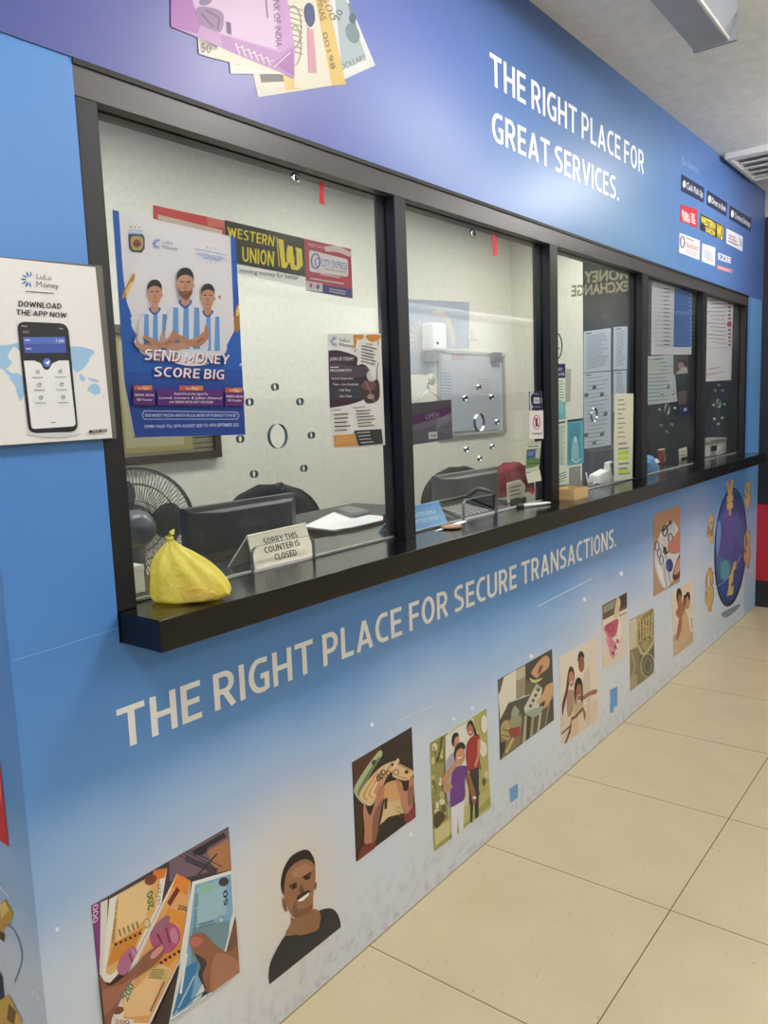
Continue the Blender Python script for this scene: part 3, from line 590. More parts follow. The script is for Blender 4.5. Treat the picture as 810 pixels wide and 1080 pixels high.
# 8 gold coins
def d_coins(P):
    P.poly([(415,330),(350,360),(350,640),(420,600)], (206,196,168)); P.poly([(350,640),(470,590),(560,560),(585,540),(585,850),(355,1025)], (132,120,90)); P.poly([(355,900),(420,860),(420,980),(355,1025)], (170,156,124)); P.sm([(440,700),(520,670),(580,620),(585,840),(520,890),(470,860)], (92,88,68)); P.ring(520,780,64,110,12,(180,170,136)); P.ring(520,780,36,70,9,(150,142,110)); P.line([(370,660),(400,790),(370,900)], 14, (170,160,130))
    P.sm([(412,440),(440,330),(500,270),(575,235),(590,480),(560,600),(490,685),(440,650),(415,560)], (196,178,126)); P.sm([(425,440),(450,340),(510,285),(570,255),(578,470),(550,580),(490,660),(445,630),(428,550)], (150,130,84))
    random.seed(5)
    for q in range(40): P.ell(random.uniform(440,565), random.uniform(310,560), 7, 11, random.choice([(206,190,140),(90,74,44),(186,168,116)]))
    for q in range(5): P.line([(445+q*28,350-q*16),(450+q*26,540-q*12)], 7, (222,206,160), False)
    P.ell(492,590,36,40,(176,160,112)); P.line([(430,590),(480,670),(560,570)], 8, (226,214,176), True)
photo((625,615,9.0), [(350,350),(578,230),(585,850),(355,1027)], (176,162,126), 'sepia photo print of a large engraved coin on other coins', d_coins)
# 9 euro fan
def d_fan(P):
    P.poly([(60,420),(130,590),(180,560),(60,640)], (182,148,118))
    P.sm([(62,380),(100,230),(165,150),(215,200),(225,330),(200,500),(130,590),(80,500)], (206,208,212)); P.sm([(120,250),(165,150),(200,200),(190,300),(130,300)], (190,196,202)); P.line([(110,225),(165,160)], 12, (44,42,46)); P.ring(130,215,16,34,9,(40,40,46)); P.ell(165,160,10,14,(60,50,60))
    for q in range(3): P.ring(78+q*14,315+q*45,12,30,6,(28,28,36))
    P.ell(128,342,12,26,(20,20,26)); P.ell(158,440,24,44,(52,62,132)); P.line([(130,370),(200,300)], 12, (70,72,84)); P.line([(120,440),(140,580)], 5, (130,136,146)); P.line([(140,430),(170,560)], 5, (130,136,146)); P.line([(110,300),(140,400)], 5, (110,120,140)); P.ring(165,265,13,34,7,(40,40,46)); P.poly([(70,400),(110,470),(130,590),(90,510)], (232,232,230))
    P.sm([(150,345),(150,300),(185,255),(228,205),(228,340),(180,365)], (188,124,106)); P.sm([(180,530),(190,450),(228,370),(228,510)], (96,52,44)); P.sm([(195,440),(225,390),(225,470),(190,500)], (196,150,126))
photo((680,525,6.17), [(57,108),(230,47),(226,545),(57,642)], (172,136,108), 'photo print on tan of a hand with fanned grey banknotes', d_fan)
# 10 couple
def d_couple(P):
    P.poly([(180,900),(310,820),(315,945),(185,1035)], (190,166,132)); P.sm([(225,760),(260,700),(290,760),(300,860),(270,930),(230,960),(215,860)], (206,176,140)); P.sm([(265,720),(300,760),(310,850),(300,875),(285,800)], (226,216,206)); P.ell(224,660,16,62,(176,116,88)); P.sm([(204,640),(210,595),(228,590),(240,620),(236,650),(222,625),(210,680)], (34,28,28)); P.sm([(200,740),(235,690),(262,650),(270,700),(240,770),(215,780)], (170,110,82)); P.ell(278,672,15,52,(196,140,106)); P.sm([(262,655),(268,620),(285,612),(294,640),(288,672),(276,640)], (36,28,28)); P.sm([(222,790),(240,780),(235,860),(215,920),(205,985),(197,970),(205,890)], (160,104,78)); P.ell(258,672,12,30,(150,96,72)); P.sm([(250,640),(262,630),(268,660),(258,655)], (30,26,26)); P.sm([(190,930),(220,940),(215,1000),(190,1010)],(206,186,150)); P.line([(300,780),(308,850)], 4, (80,70,66))
photo((680,525,6.17), [(175,615),(316,530),(316,935),(187,1038)], (228,212,192), 'small pale photo print of a couple hugging near the globe', d_couple)
# globe with golden currency signs
P = Print('Y', 0, (730,495,6.97)); P.off = .001
P.sm([(215,1060),(300,1010),(350,990),(330,1030),(250,1090)], (120,138,152), clip=False)
P.ell(281,572,119,439,(26,32,62),3); P.ell(280,566,110,425,(52,84,150),3)
P.sm([(190,470),(215,330),(270,300),(320,380),(310,560),(240,640),(180,600)], (72,88,156)); P.sm([(240,320),(300,340),(320,520),(270,600),(250,450)], (84,92,164)); P.sm([(180,620),(240,660),(290,680),(260,800),(200,800)], (60,120,158)); P.sm([(320,330),(370,420),(385,560),(340,560),(310,420)], (66,104,164)); P.sm([(210,700),(250,670),(275,720),(260,790),(220,800)], (84,160,176)); P.sm([(190,380),(210,420),(200,560),(180,640),(175,520)], (104,150,206)); P.sm([(200,880),(280,980),(340,880),(300,960),(260,990)], (30,44,86)); P.sm([(300,170),(350,230),(370,330),(330,300)], (50,72,120))
P.line([(175,865),(260,800),(310,720),(360,630)], 5, (150,176,206), True)
GOLD, DG = (206,174,112), (140,104,62)
def sign(P, ch, x, y, w_, h, lean=0):
    P.text(ch, (x-w_/2+lean+5,y+h/2+6),(x+w_/2+lean+5,y+h/2-6),(x+w_/2-lean+5,y-h/2-6),(x-w_/2-lean+5,y-h/2+6), DG, .06)
    P.text(ch, (x-w_/2+lean,y+h/2+6),(x+w_/2+lean,y+h/2-6),(x+w_/2-lean,y-h/2-6),(x-w_/2-lean,y-h/2+6), GOLD, .05)
sign(P, '\u00a5', 275, 215, 52, 215); sign(P, '$', 405, 175, 44, 150); sign(P, '\u20ac', 132, 445, 48, 170); sign(P, '$', 402, 570, 44, 210); sign(P, '$', 123, 865, 58, 240); sign(P, '\u00a3', 290, 800, 46, 215, -12)
tag(P.build('globe_print', VINYL), 'wall print of a dark blue globe ringed by golden currency signs', 'picture')
# banknotes on the upper wall
P = Print('Y', -.003, (150,0,3.115)); P.off = .0006
P.poly([(600,-40),(660,-40),(765,215),(660,262),(600,200)], (226,228,226)); P.poly([(630,-30),(660,-30),(735,190),(655,230)], (176,190,194)); P.text('DOLLARS', (655,232),(735,196),(728,178),(650,212),(96,110,110)); P.line([(680,10),(705,120)], 12, (120,140,150)); P.ell(690,110,22,34,(130,146,150),-20); P.ell(690,60,12,18,(100,110,120)); P.text('20',(645,70),(660,40),(640,30),(625,60),(90,100,100))
P.poly([(360,235),(500,200),(665,275),(380,320)], (226,220,206)); P.poly([(385,245),(460,240),(470,268),(390,272)], (110,104,100)); P.poly([(462,250),(520,240),(520,292),(470,298)], (222,194,120)); P.poly([(470,-40),(590,-40),(665,278),(500,290),(490,200)], (228,222,204)); P.poly([(560,-40),(600,-40),(668,278),(622,282)], (222,192,116)); P.text('500',(585,-10),(620,70),(640,64),(606,-14),(150,130,90)); P.ring(495,90,26,70,4,(130,122,106)); P.ring(500,150,20,64,4,(140,132,112)); 
for q in range(9): P.line([(478,20+q*18),(525,35+q*18)], 4, (146,138,120))
P.sm([(530,30),(545,10),(562,25),(565,70),(550,90),(535,70)], (60,72,120)); P.poly([(540,90),(560,100),(572,240),(545,240)], (206,150,166)); P.text('PINAS', (570,0),(585,70),(603,64),(588,-6),(120,100,70)); P.text('00198', (590,110),(620,230),(634,225),(604,104),(150,130,90))
P.poly([(285,205),(400,180),(480,245),(288,243)], (232,230,224)); P.poly([(310,205),(380,205),(370,214),(310,214)], (90,84,84))
P.poly([(178,95),(300,120),(470,250),(222,190),(184,178)], (230,224,206)); P.poly([(185,130),(240,130),(245,165),(190,165)], (176,166,146)); P.text('50', (190,172),(222,176),(226,148),(192,140),(90,84,80)); P.line([(200,130),(245,155)], 8, (90,84,80))
P.poly([(92,-30),(470,-30),(500,165),(497,258),(92,88)], (196,150,202)); P.poly([(125,-30),(440,-30),(440,165),(250,110),(140,40)], (220,190,222)); P.poly([(92,-30),(150,-30),(190,80),(180,112),(92,88)], (176,112,186)); P.poly([(255,115),(450,175),(497,150),(497,258),(260,160)], (182,128,190)); P.poly([(430,210),(490,160),(498,255)], (160,96,166)); P.line([(430,222),(485,172)], 4, (226,200,226))
P.text('BANK OF INDIA', (425,-30),(437,155),(457,155),(445,-30),(92,66,100),.01); P.lines((402,-20),(412,95),(402,-20),1,5,(130,96,140))
P.ell(205,5,22,14,(140,120,160),-20); P.sm([(175,30),(210,24),(262,45),(256,105),(215,95),(185,75)], (150,116,160)); P.line([(190,45),(230,90)], 7, (110,80,120)); P.line([(205,35),(250,60),(245,100)], 6, (110,80,120)); P.poly([(272,72),(288,76),(290,116),(274,110)], (96,66,104))
for q in range(6): P.line([(303+q*20,142+q*9),(318+q*20,182+q*7)], 4, (238,224,238)); P.line([(308+q*20,158+q*9),(330+q*20,156+q*9)], 3, (238,224,238))
P.c = [tuple(v*.78 for v in c[:3])+(1,) for c in P.c]
tag(P.build('banknote_print', VINYL), 'wall print of a fan of purple, cream and green banknotes above first window', 'picture')
# service badges
TP = (705,150,7.71); BG = 'service badges on the upper wall'
def badge(quad, c, label, draw):
    P = Print('Y', -.003, TP); P.base(quad, .001, c); draw(P)
    tag(P.build('service_badge', VINYL), label, 'badge', BG)
def cap(t, icon=True):
    def f(P):
        (x0,y0),(x1,y1),(x2,y2),(x3,y3) = P.clip
        L = lambda u, v: (x0+(x1-x0)*u+((x3-x0)*(1-u)+(x2-x1)*u)*v, y0+(y1-y0)*u+((y3-y0)*(1-u)+(y2-y1)*u)*v)
        q = L(.13, .5); P.ell(q[0], q[1], 12, 30, (232,234,240), 0)
        P.text(t, L(.24,.68), L(.95,.68), L(.95,.28), L(.24,.28), (236,238,244), .01)
    return f
NAVY = (36,46,82)
badge([(104,258),(290,372),(284,492),(102,396)], NAVY, 'navy badge reading Cash Pick Up on the upper wall', cap('Cash Pick Up'))
badge([(314,390),(478,494),(470,606),(310,510)], NAVY, 'navy badge reading Direct to Bank on the upper wall', cap('Direct to Bank'))
badge([(498,512),(676,622),(668,728),(494,624)], NAVY, 'navy badge reading Currency Exchange on the upper wall', cap('Currency Exchange'))
def red_b(P):
    P.text('PRABHU', (108,605),(168,636),(170,588),(108,548),(240,236,240),.03); P.text('MONEY', (118,634),(176,660),(176,632),(118,606),(240,236,240),.03); P.lines((182,580),(218,600),(184,645),4,12,(240,226,230))
badge([(97,505),(236,548),(232,698),(92,640)], (204,58,70), 'red badge with white wording, leftmost of the middle row', red_b)
def yb(P):
    P.text('WESTERN', (262,652),(378,712),(380,658),(264,598),(246,226,90),.03); P.text('UNION', (300,728),(376,764),(378,722),(300,684),(246,226,90),.03); P.text('WU', (388,772),(440,796),(446,692),(392,664),(246,226,90),.04)
badge([(258,578),(456,686),(446,804),(256,712)], (42,46,46), 'black badge with yellow wording on the upper wall', yb)
badge([(472,700),(602,768),(600,888),(470,820)], (238,238,246), 'white badge with pale purple wording at the right of its row', lambda P: (P.lines((488,752),(566,794),(488,776),2,16,(196,166,206)), P.lines((486,800),(580,846),(486,806),2,6,(120,120,150)), P.line([(580,780),(592,850)], 8, (150,150,206))))
badge([(90,736),(254,800),(250,958),(86,896)], (240,240,244), 'white badge with a dark ring, leftmost of the bottom row', lambda P: (P.ring(112,812,16,48,9,(70,60,80)), P.lines((142,776),(214,808),(142,776),1,8,(150,110,110)), P.text('TRANSFAST',(136,852),(246,888),(246,852),(136,814),(206,120,120),.02), P.lines((136,870),(238,910),(136,890),2,6,(200,170,170))))
badge([(275,822),(380,858),(376,1008),(270,968)], (240,240,246), 'narrow white badge with faint wording, middle of the bottom row', lambda P: (P.lines((292,880),(362,912),(292,930),4,8,(196,190,206)), P.line([(310,944),(364,968)], 7, (206,150,120)), P.ring(310,900,16,36,6,(206,196,206))))
badge([(400,896),(514,940),(512,990),(396,946)], (92,110,190), 'blue badge with white wording above its red strip', lambda P: P.text('EZEE', (402,950),(506,984),(508,940),(402,900),(240,240,250),.04))
badge([(398,996),(520,1036),(514,1066),(390,1030)], (214,140,150), 'pinkish red strip badge below the blue wording', lambda P: P.lines((404,1014),(500,1046),(404,1020),2,5,(236,200,206)))
P = Print('Y', -.003, TP); P.off = .0006; P.text('Our Services', (106,176),(242,254),(242,200),(106,118),(140,168,220))
tag(P.build('heading_lettering', VINYL), 'faint heading lettering above the rows of service badges', 'lettering')
# small printed ornaments that belong to the wall sheet
P = Print('Y', 0); P.off = .0006
for q in ([(537,832),(546,826),(546,841),(538,847)], [(643,728),(651,724),(651,744),(644,748)], [(648,740),(643,742),(643,752),(647,751)], [(711,668),(714,664),(714,676),(711,680)]): P.poly(q, (106,160,216))
for (a, b, wd) in (((243,898),(278,880),1.6), ((90,990),(150,960),.8), ((420,760),(460,742),.8), ((566,640),(624,610),.9), ((440,820),(470,795),.8), ((560,800),(640,735),.7), ((400,930),(460,895),.7), ((630,760),(680,735),.7), ((300,1035),(400,970),.7)): P.line([a, b], wd, (206,222,240))
for (x, y) in ((392,764), (60,980), (478,758), (498,747), (616,632), (560,692), (655,605), (433,880)): P.ell(x, y, 2, 2.4, (236,242,250), n=8)
P.build('printed_ornament', VINYL, WALL)
P = Print('Y', 0); P.off = .0004; P.line([(12,697),(60,683),(125,662)], .9, (120,170,226)); P.build('sheet_seam', VINYL, WALL)
# mural on the return wall
P = Print('X', WX0); P.off = .001
P.poly([(-8,790),(0,800),(10,893),(-8,880)], (196,40,52)); P.ell(-2,835,3,22,(230,200,200)); P.line([(0,935),(10,945)], 1.2, (220,236,248)); P.line([(2,978),(38,1008)], 1.2, (200,224,244)); P.line([(16,1035),(24,1010),(18,985),(9,975)], 1, (90,120,160), True)
P.poly([(-6,960),(6,948),(15,962),(12,972),(-4,990)], (190,150,64)); P.poly([(0,955),(6,950),(10,960),(2,968)], (226,200,120)); P.poly([(0,980),(6,985),(5,993),(0,990)], (90,70,40)); P.poly([(-6,1010),(3,1030),(6,1060),(-6,1062)], (30,44,84)); P.poly([(-6,1060),(10,1048),(24,1076),(20,1095),(-6,1095)], (206,170,90)); P.poly([(10,1058),(18,1066),(16,1080),(8,1075)], (120,84,40))
for (x, y) in ((36,1046), (41,1052), (46,1064)): P.ell(x, y, 1.5, 2.2, (230,240,248), n=8)
P.build('printed_ornament', VINYL, WLEFT)
# ------------------------------------------------------------------ posters and notices
def LULU(P, x, y, s, c1=(44,92,170), c2=(96,100,110), dy=.08, d1='LuLu', d2='Money'):
    for q in range(7):
        a = math.radians(72+q*35); ca, sa = math.cos(a)*1.1, -math.sin(a)*1.1
        P.sm([(x+ca*s*.3, y+sa*s*.3), (x+ca*s*.62-sa*s*.10, y+sa*s*.62+ca*s*.10), (x+ca*s, y+sa*s), (x+ca*s*.62+sa*s*.10, y+sa*s*.62-ca*s*.10)], c1 if q % 2 else (70,130,206), 3)
    for t, r in ((d1, 0), (d2, 1)):
        w_ = s*(1.9 if r == 0 else 2.9); y0 = y-s*.1+r*s*1.0; x0 = x+s*.95
        P.text(t, (x0, y0), (x0+w_, y0+w_*dy), (x0+w_, y0+w_*dy-s*.72), (x0, y0-s*.72), c2, 0.0)
# app poster on the left wall
O = thing('poster', onY(50, 470, 0), 'white poster showing a phone and a pale blue world map on left wall', 'poster')
MB().prism([onY(*p, -.001) for p in ((-14,271), (103,281.5), (118.5,462.5), (-14,471))], (0, -.014, 0)).build('backing_board', mat('backing_edge_shade', (92, 90, 78), .5), O)  # backing board in dark olive, standing in for the edge shadow
P = Print('Y', -.015, (0,260,4.908)); P.base([(-70,50),(492,108),(580,990),(-70,1034)], .0008, (224,222,222), (150,148,140))
MAPB = (150,188,224)
P.sm([(-70,520),(20,512),(100,500),(118,520),(100,540),(70,520),(40,570),(60,600),(20,640),(-20,620),(-70,640)], MAPB); P.sm([(50,665),(90,655),(125,690),(125,760),(105,800),(90,770),(75,720),(52,690)], MAPB); P.sm([(20,640),(40,640),(60,660),(40,665)], MAPB)
P.sm([(340,530),(400,518),(486,540),(460,580),(440,620),(400,650),(372,630),(350,600)], MAPB); P.sm([(410,660),(440,680),(430,700),(415,690)], MAPB); P.sm([(450,740),(480,710),(510,720),(518,755),(490,768),(465,752)], MAPB); P.sm([(455,680),(500,690),(510,702),(470,695)], MAPB); P.line([(526,784),(540,772)], 4, MAPB); P.sm([(436,560),(462,560),(455,600),(440,590)], MAPB)
LULU(P, 148, 172, 40, (40,70,150), (110,112,120), .1)
P.lines((130,232),(276,243),(130,232),1,5,(120,120,126),0)
P.caps('DOWNLOAD', (92,312),(314,324),(316,296),(94,281),(32,32,36)); P.caps('THE APP NOW', (80,354),(340,370),(343,344),(82,325),(32,32,36))
P.sm([(150,975),(280,990),(400,975),(390,965),(160,962)], (200,202,206))
def rr(x0, y0, x1, y1, x2, y2, x3, y3, r):
    c = [(x0,y0),(x1,y1),(x2,y2),(x3,y3)]; out = []
    for i in range(4):
        p, a, b = Vector(c[i]), Vector(c[i-1]), Vector(c[(i+1) % 4])
        u = (a-p).normalized()*r; v = (b-p).normalized()*r
        for t in (0, .25, .5, .75, 1): out.append(tuple(p+u*(1-t)**2+v*t**2))
    return out
P.poly(rr(84,388,348,400,402,958,146,968,44), (26,27,30)); P.poly(rr(92,396,342,408,394,948,154,958,38), (34,35,38)); P.poly(catmull([(120,592),(180,592),(205,604),(225,632),(245,634),(262,606),(290,592),(352,590)], False)+[(352,592)]+rr(352,592,388,930,160,945,120,592,18)[5:15]+[(120,592)], (226,226,230))
P.poly([(120,595),(352,592),(388,920),(160,935)], (226,226,230)); P.sm([(180,592),(205,604),(225,634),(248,636),(268,606),(296,590),(240,570)], (34,35,38))
P.poly([(115,470),(332,468),(340,550),(124,552)], (64,86,168)); P.poly([(115,470),(332,468),(336,506),(119,508)], (82,104,184)); P.line([(124,512),(336,510)], 3, (40,56,120)); P.lines((126,484),(160,486),(126,484),1,6,(206,214,236)); P.text('7,200',(284,496),(326,497),(326,482),(284,481),(230,234,244)); P.lines((130,530),(164,530),(130,530),1,6,(190,200,230)); P.lines((104,412),(140,414),(104,412),1,5,(150,150,154)); P.lines((112,438),(150,440),(112,446),2,5,(110,110,116)); P.line([(300,424),(322,428)], 6, (130,130,136))
P.ell(238,602,24,25,(40,66,140)); P.ell(238,602,20,21,(84,116,186)); P.poly([(226,604),(252,590),(244,616),(238,606)], (240,242,248))
for r in range(3):
    for c in range(2):
        x = 190+c*116+r*8; y = 650+r*66-c*2; P.ring(x, y, 9, 9, 3, (120,122,130)); P.line([(x-4,y),(x+5,y-5)], 3, (90,92,100)); P.lines((x-28,y+28),(x+28,y+28),(x-28,y+28),1,4,(150,150,156),0)
P.lines((258,912),(290,910),(258,912),1,5,(130,130,134)); P.poly([(454,952),(500,948),(500,962),(454,966)], (24,24,26)); P.poly([(504,948),(546,944),(548,958),(504,962)], (24,24,26)); P.line([(470,957),(496,955)], 3, (220,220,220)); P.line([(516,953),(542,950)], 3, (220,220,220))
P.build('print_sheet', VINYL, O)
# football poster (generic players)
P = Print('Y', G0-.0005, (110,215,5.0625))
def S(p): return (p[0]*5.0625/5.4+(120-110)*5.0625, p[1]*5.0625/5.4+(340-215)*5.0625)   # lower-crop coordinates
P.base([(42,32),(695,178),(700,180),S((748,640)),S((120,655)),S((60,340))], .0006, (224,222,226))
BL = (34,98,186); BD = (36,74,160)
P.poly([(42,32),(76,38),(100,380),(118,520),(160,640),(220,740)]+[S((60,340)), S((20,0))], BL); P.poly([(672,172),(704,182),(730,540),(740,760),(700,740),(690,620)], BL)
P.poly([(108,500),(118,540),(150,640),S((120,60)),S((160,130)),S((220,160)),S((400,190)),S((560,190)),S((630,140)),S((680,60)),(712,620),(735,560),S((748,640)),S((118,655)),S((40,160))], BL)
P.sm([S((100,0)),S((120,60)),S((200,150)),S((300,190)),S((420,210)),S((560,190)),S((640,130)),S((680,30)),S((640,-40)),S((150,-40))], (226,224,230))
P.poly([S((60,340)),S((748,330)),S((748,640)),S((120,655))], BD); P.poly([S((70,280)),S((735,270)),S((748,345)),S((62,350))], (34,84,174))
P.sm([(95,490),(120,430),(155,370),(160,400),(130,470),(100,508)], (196,140,50)); P.sm([(110,470),(140,420),(150,425),(125,480)], (236,206,130)); P.sm([(700,560),(722,530),(726,640),(706,690),(690,640)], (176,120,40)); P.sm([(704,560),(718,545),(716,590),(704,600)], (236,206,120)); P.ell(614,498,6,9,(176,96,60))
# crest
P.poly([(128,160),(204,164),(214,180),(214,240),(196,262),(150,258),(130,240),(126,180)], (70,80,86)); P.poly([(130,138),(202,142),(204,164),(130,160)], (150,190,226)); P.line([(132,150),(202,153)], 6, (236,240,244)); P.sm([(142,178),(200,180),(202,235),(175,250),(146,236)], (190,170,110)); P.ell(172,212,20,22,(150,70,50)); P.line([(150,215),(196,217)], 6, (60,60,60)); P.line([(140,250),(200,256)], 10, (60,80,66))
for x in (140,162,186): P.ell(x,124+(x-140)*.06,6,5,(206,176,90))
LULU(P, 282, 214, 28, (40,110,190), (150,160,180), .12)
P.lines((478,240),(650,274),(478,240),1,3,(120,160,210),0); P.text('ARGENTINE FOOTBALL', (486,272),(642,302),(642,286),(486,258),(110,150,206),.005); P.text('ASSOCIATION', (522,294),(616,312),(616,296),(522,280),(110,150,206),.005)
for x in (545,568,590): P.ell(x,232+(x-545)*.18,4,4,(206,180,110)); P.ell(x,312+(x-545)*.18,4,4,(206,180,110))
STR = (110,160,214); SKF = (196,148,120)
def player(P, cx, cy, s, lean=0, beard=False):
    q = lambda a, b: (cx+a*s, cy+b*s)
    P.sm([q(-95,330),q(-100,200),q(-70,110),q(-20,80),q(30,78),q(75,110),q(110,210),q(115,340),q(0,380)], (222,226,236))
    for a in (-62,-8,48): P.poly([q(a,100 if a==-8 else 112),q(a+26,100 if a==-8 else 114),q(a+30,330),q(a-6,330)], STR)
    P.sm([q(-32,92),q(0,118),q(34,90),q(28,72),q(-26,72)], (44,88,170)); P.poly([q(-20,50),q(22,50),q(26,90),q(0,108),q(-24,90)], SKF)
    P.sm([q(-38,-10),q(-34,-50),q(0,-72),q(36,-50),q(40,-8),q(34,30),q(14,62),q(-12,62),q(-32,32)], SKF)
    P.sm([q(-42,-12),q(-42,-60),q(-18,-92),q(20,-92),q(42,-62),q(42,-14),q(36,-44),q(0,-58),q(-34,-44)], (44,36,34)); P.ell(cx-42*s,cy-2*s,6*s,13*s,SKF); P.ell(cx+43*s,cy-2*s,6*s,13*s,SKF)
    if beard: P.sm([q(-36,10),q(-30,45),q(-6,70),q(12,70),q(34,42),q(38,10),q(24,28),q(0,24),q(-22,28)], (120,80,62)); P.line([q(-12,38),q(14,38)], 5*s, (176,110,98))
    else: P.line([q(-13,36),q(13,36)], 6*s, (160,96,84))
    for a in (-17,17): P.line([q(a-10,-22),q(a+9,-23)], 6*s, (50,38,34)); P.ell(cx+a*s,cy-10*s,8*s,4.5*s,(236,232,230)); P.ell(cx+a*s,cy-10*s,4*s,4*s,(40,34,34))
    P.sm([q(-4,-8),q(4,-8),q(9,16),q(0,21),q(-9,16)], (178,128,102))
P.clip = [(60,36),(700,180),S((700,330)),S((90,330))]
player(P, 264, 490, .88); player(P, 546, 508, .84)
player(P, 424, 440, 1.02, beard=True)
for (cx, cy, s) in ((424,440,1.02), (264,490,.88)):
    q = lambda a, b: (cx+a*s, cy+b*s)
    P.sm([q(-100,220),q(-108,270),q(-60,300),q(60,268),q(90,240),q(110,260),q(70,300),q(-40,336),q(-110,318),q(-128,270)], SKF); P.sm([q(108,200),q(122,270),q(60,320),q(-20,292),q(-60,268),q(-80,250),q(-50,246),q(40,284),q(90,256)], (184,134,106)); P.line([q(-70,286),q(-30,296)], 8*s, (130,100,90)); P.line([q(60,296),q(96,272)], 8*s, (130,100,90))
P.sm([S((330,225)),S((400,180)),S((480,205)),S((530,235)),S((430,250))], (240,232,236))
P.clip = None
for dx, dy, c in ((4, 6, (130,40,90)), (0, 0, (246,242,246))):
    f = lambda x, y: S((x+dx, y+dy))
    P.caps('SEND MONEY', f(162,214), f(642,240), f(650,186), f(170,152), c); P.caps('SCORE BIG', f(216,308), f(614,326), f(620,272), f(222,252), c)
for (x0, x1, y0, y1) in ((100,225,372,472), (238,612,378,474), (622,730,384,476)):
    P.poly([S((x0,y0)),S((x1,y0+6)),S((x1,y1+2)),S((x0,y1))], (96,42,124))
for (x0, x1, y) in ((104,206,360), (362,496,362), (622,718,374)): P.poly([S((x0,y)),S((x1,y)),S((x1,y+26)),S((x0,y+26))], (204,96,60)); P.poly([S((x0+(x1-x0)*.5,y)),S((x1,y)),S((x1,y+26)),S((x0+(x1-x0)*.5,y+26))], (222,146,66))
for t, x0, x1, y in (('1st Prize',126,184,381), ('2nd Prize',398,466,383), ('3rd Prize',646,700,394), ('RM500 AEON',106,216,420), ('Gift Voucher',118,208,446), ('Argentina Jersey signed by',330,524,412), ('Lionel, Lautaro & Julian Alvarez!',246,604,436), ('with RM500 AEON GIFT VOUCHER',302,554,460), ('RM200 AEON',628,722,428), ('Gift Voucher',634,716,450)):
    P.text(t, S((x0,y)), S((x1,y+2)), S((x1,y-11)), S((x0,y-13)), (236,230,240), .01)
P.line([S((160,505)),S((690,512))], 3, (220,228,244)); P.line([S((160,552)),S((690,552))], 3, (220,228,244)); P.line([S((160,505)),S((148,528)),S((160,552))], 3, (220,228,244)); P.line([S((690,512)),S((700,532)),S((690,552))], 3, (220,228,244))
P.text('SEND MONEY TWICE IN A MONTH VIA LULU MONEY APP OR BRANCH TO WIN BIG', S((164,538)), S((684,538)), S((684,522)), S((164,522)), (220,226,242), .005); P.text('OFFER VALID TILL 20TH AUGUST 2025 TO 10TH SEPTEMBER 2025', S((160,602)), S((698,592)), S((698,574)), S((160,586)), (224,230,244), .008)
for (x, y) in ((108,112), (708,242)): P.ell(*S((x, y)), 5, 9, (206,216,236), 30)
tag(P.build('poster', PAPER), 'blue and white poster of three footballers on the first window', 'poster')
# yellow-lettered sign and its neighbours behind the glass
GI = G1+.0035
P = Print('Y', GI, (150,205,3.115)); P.base([(35,35),(268,86),(272,134),(36,80)], .001, (206,52,66)); P.poly([(50,66),(262,118),(262,136),(52,82)], (226,212,196)); P.poly([(210,74),(268,87),(270,110),(214,104)], (222,120,110))
tag(P.build('sign_strip', PAPER), 'red strip sign behind the top of the footballer poster', 'sign')
P = Print('Y', GI, (150,205,3.115)); P.base([(268,84),(530,145),(538,306),(276,252)], .0015, (236,236,234)); P.poly([(268,84),(530,145),(536,272),(274,222)], (36,38,36))
YW = (248,228,50)
P.caps('WESTERN', (280,138),(430,172),(434,138),(278,106),YW); P.caps('UNION', (328,220),(430,238),(432,188),(326,172),YW)
P.poly([(444,146),(462,150),(470,206),(476,168),(492,172),(496,212),(502,174),(522,180),(526,234),(508,250),(488,246),(482,222),(470,244),(456,240)], YW); P.poly([(462,156),(466,158),(474,226),(468,222)], (36,38,36)); P.poly([(498,180),(504,182),(506,236),(498,232)], (36,38,36)); P.line([(440,140),(448,238)], 3, YW)
P.text('moving money for better', (318,256),(512,282),(513,266),(318,242),(70,70,70),.005)
tag(P.build('sign', PAPER), 'black sign with bold yellow lettering hung inside the first window', 'sign')
P = Print('Y', GI, (150,205,3.115)); P.base([(529,145),(684,180),(690,342),(538,316)], .0015, (178,52,80)); P.poly([(540,288),(688,312),(690,342),(538,316)], (60,52,130)); P.poly([(538,284),(590,293),(592,322),(538,314)], (222,214,224))
P.poly(rr(546,182,674,214,676,272,548,254,10), (232,232,236)); P.ring(568,220,14,24,5,(90,120,190)); P.ring(574,224,8,14,3,(60,90,170)); P.text('CITY EXPRESS', (586,236),(672,248),(672,226),(586,212),(90,130,200),.01); P.text('YOUR CHOICE, OUR PRIORITY', (596,248),(670,260),(670,252),(596,240),(150,60,80)); P.text('MONEY TRANSFER', (544,170),(600,182),(600,172),(544,160),(226,190,200)); P.lines((584,262),(660,276),(584,262),1,4,(226,200,206)); P.line([(550,276),(660,294)], 4, (226,210,214)); P.ell(575,304,6,8,(90,90,150)); P.ell(552,300,5,7,(180,70,90)); P.poly([(596,172),(640,168),(684,190),(682,206),(640,190),(600,188)], (226,206,212)); P.lines((612,310),(676,322),(612,318),2,3,(206,206,226))
tag(P.build('sign', PAPER), 'maroon and white sign with purple foot, right of the yellow-lettered sign', 'sign')
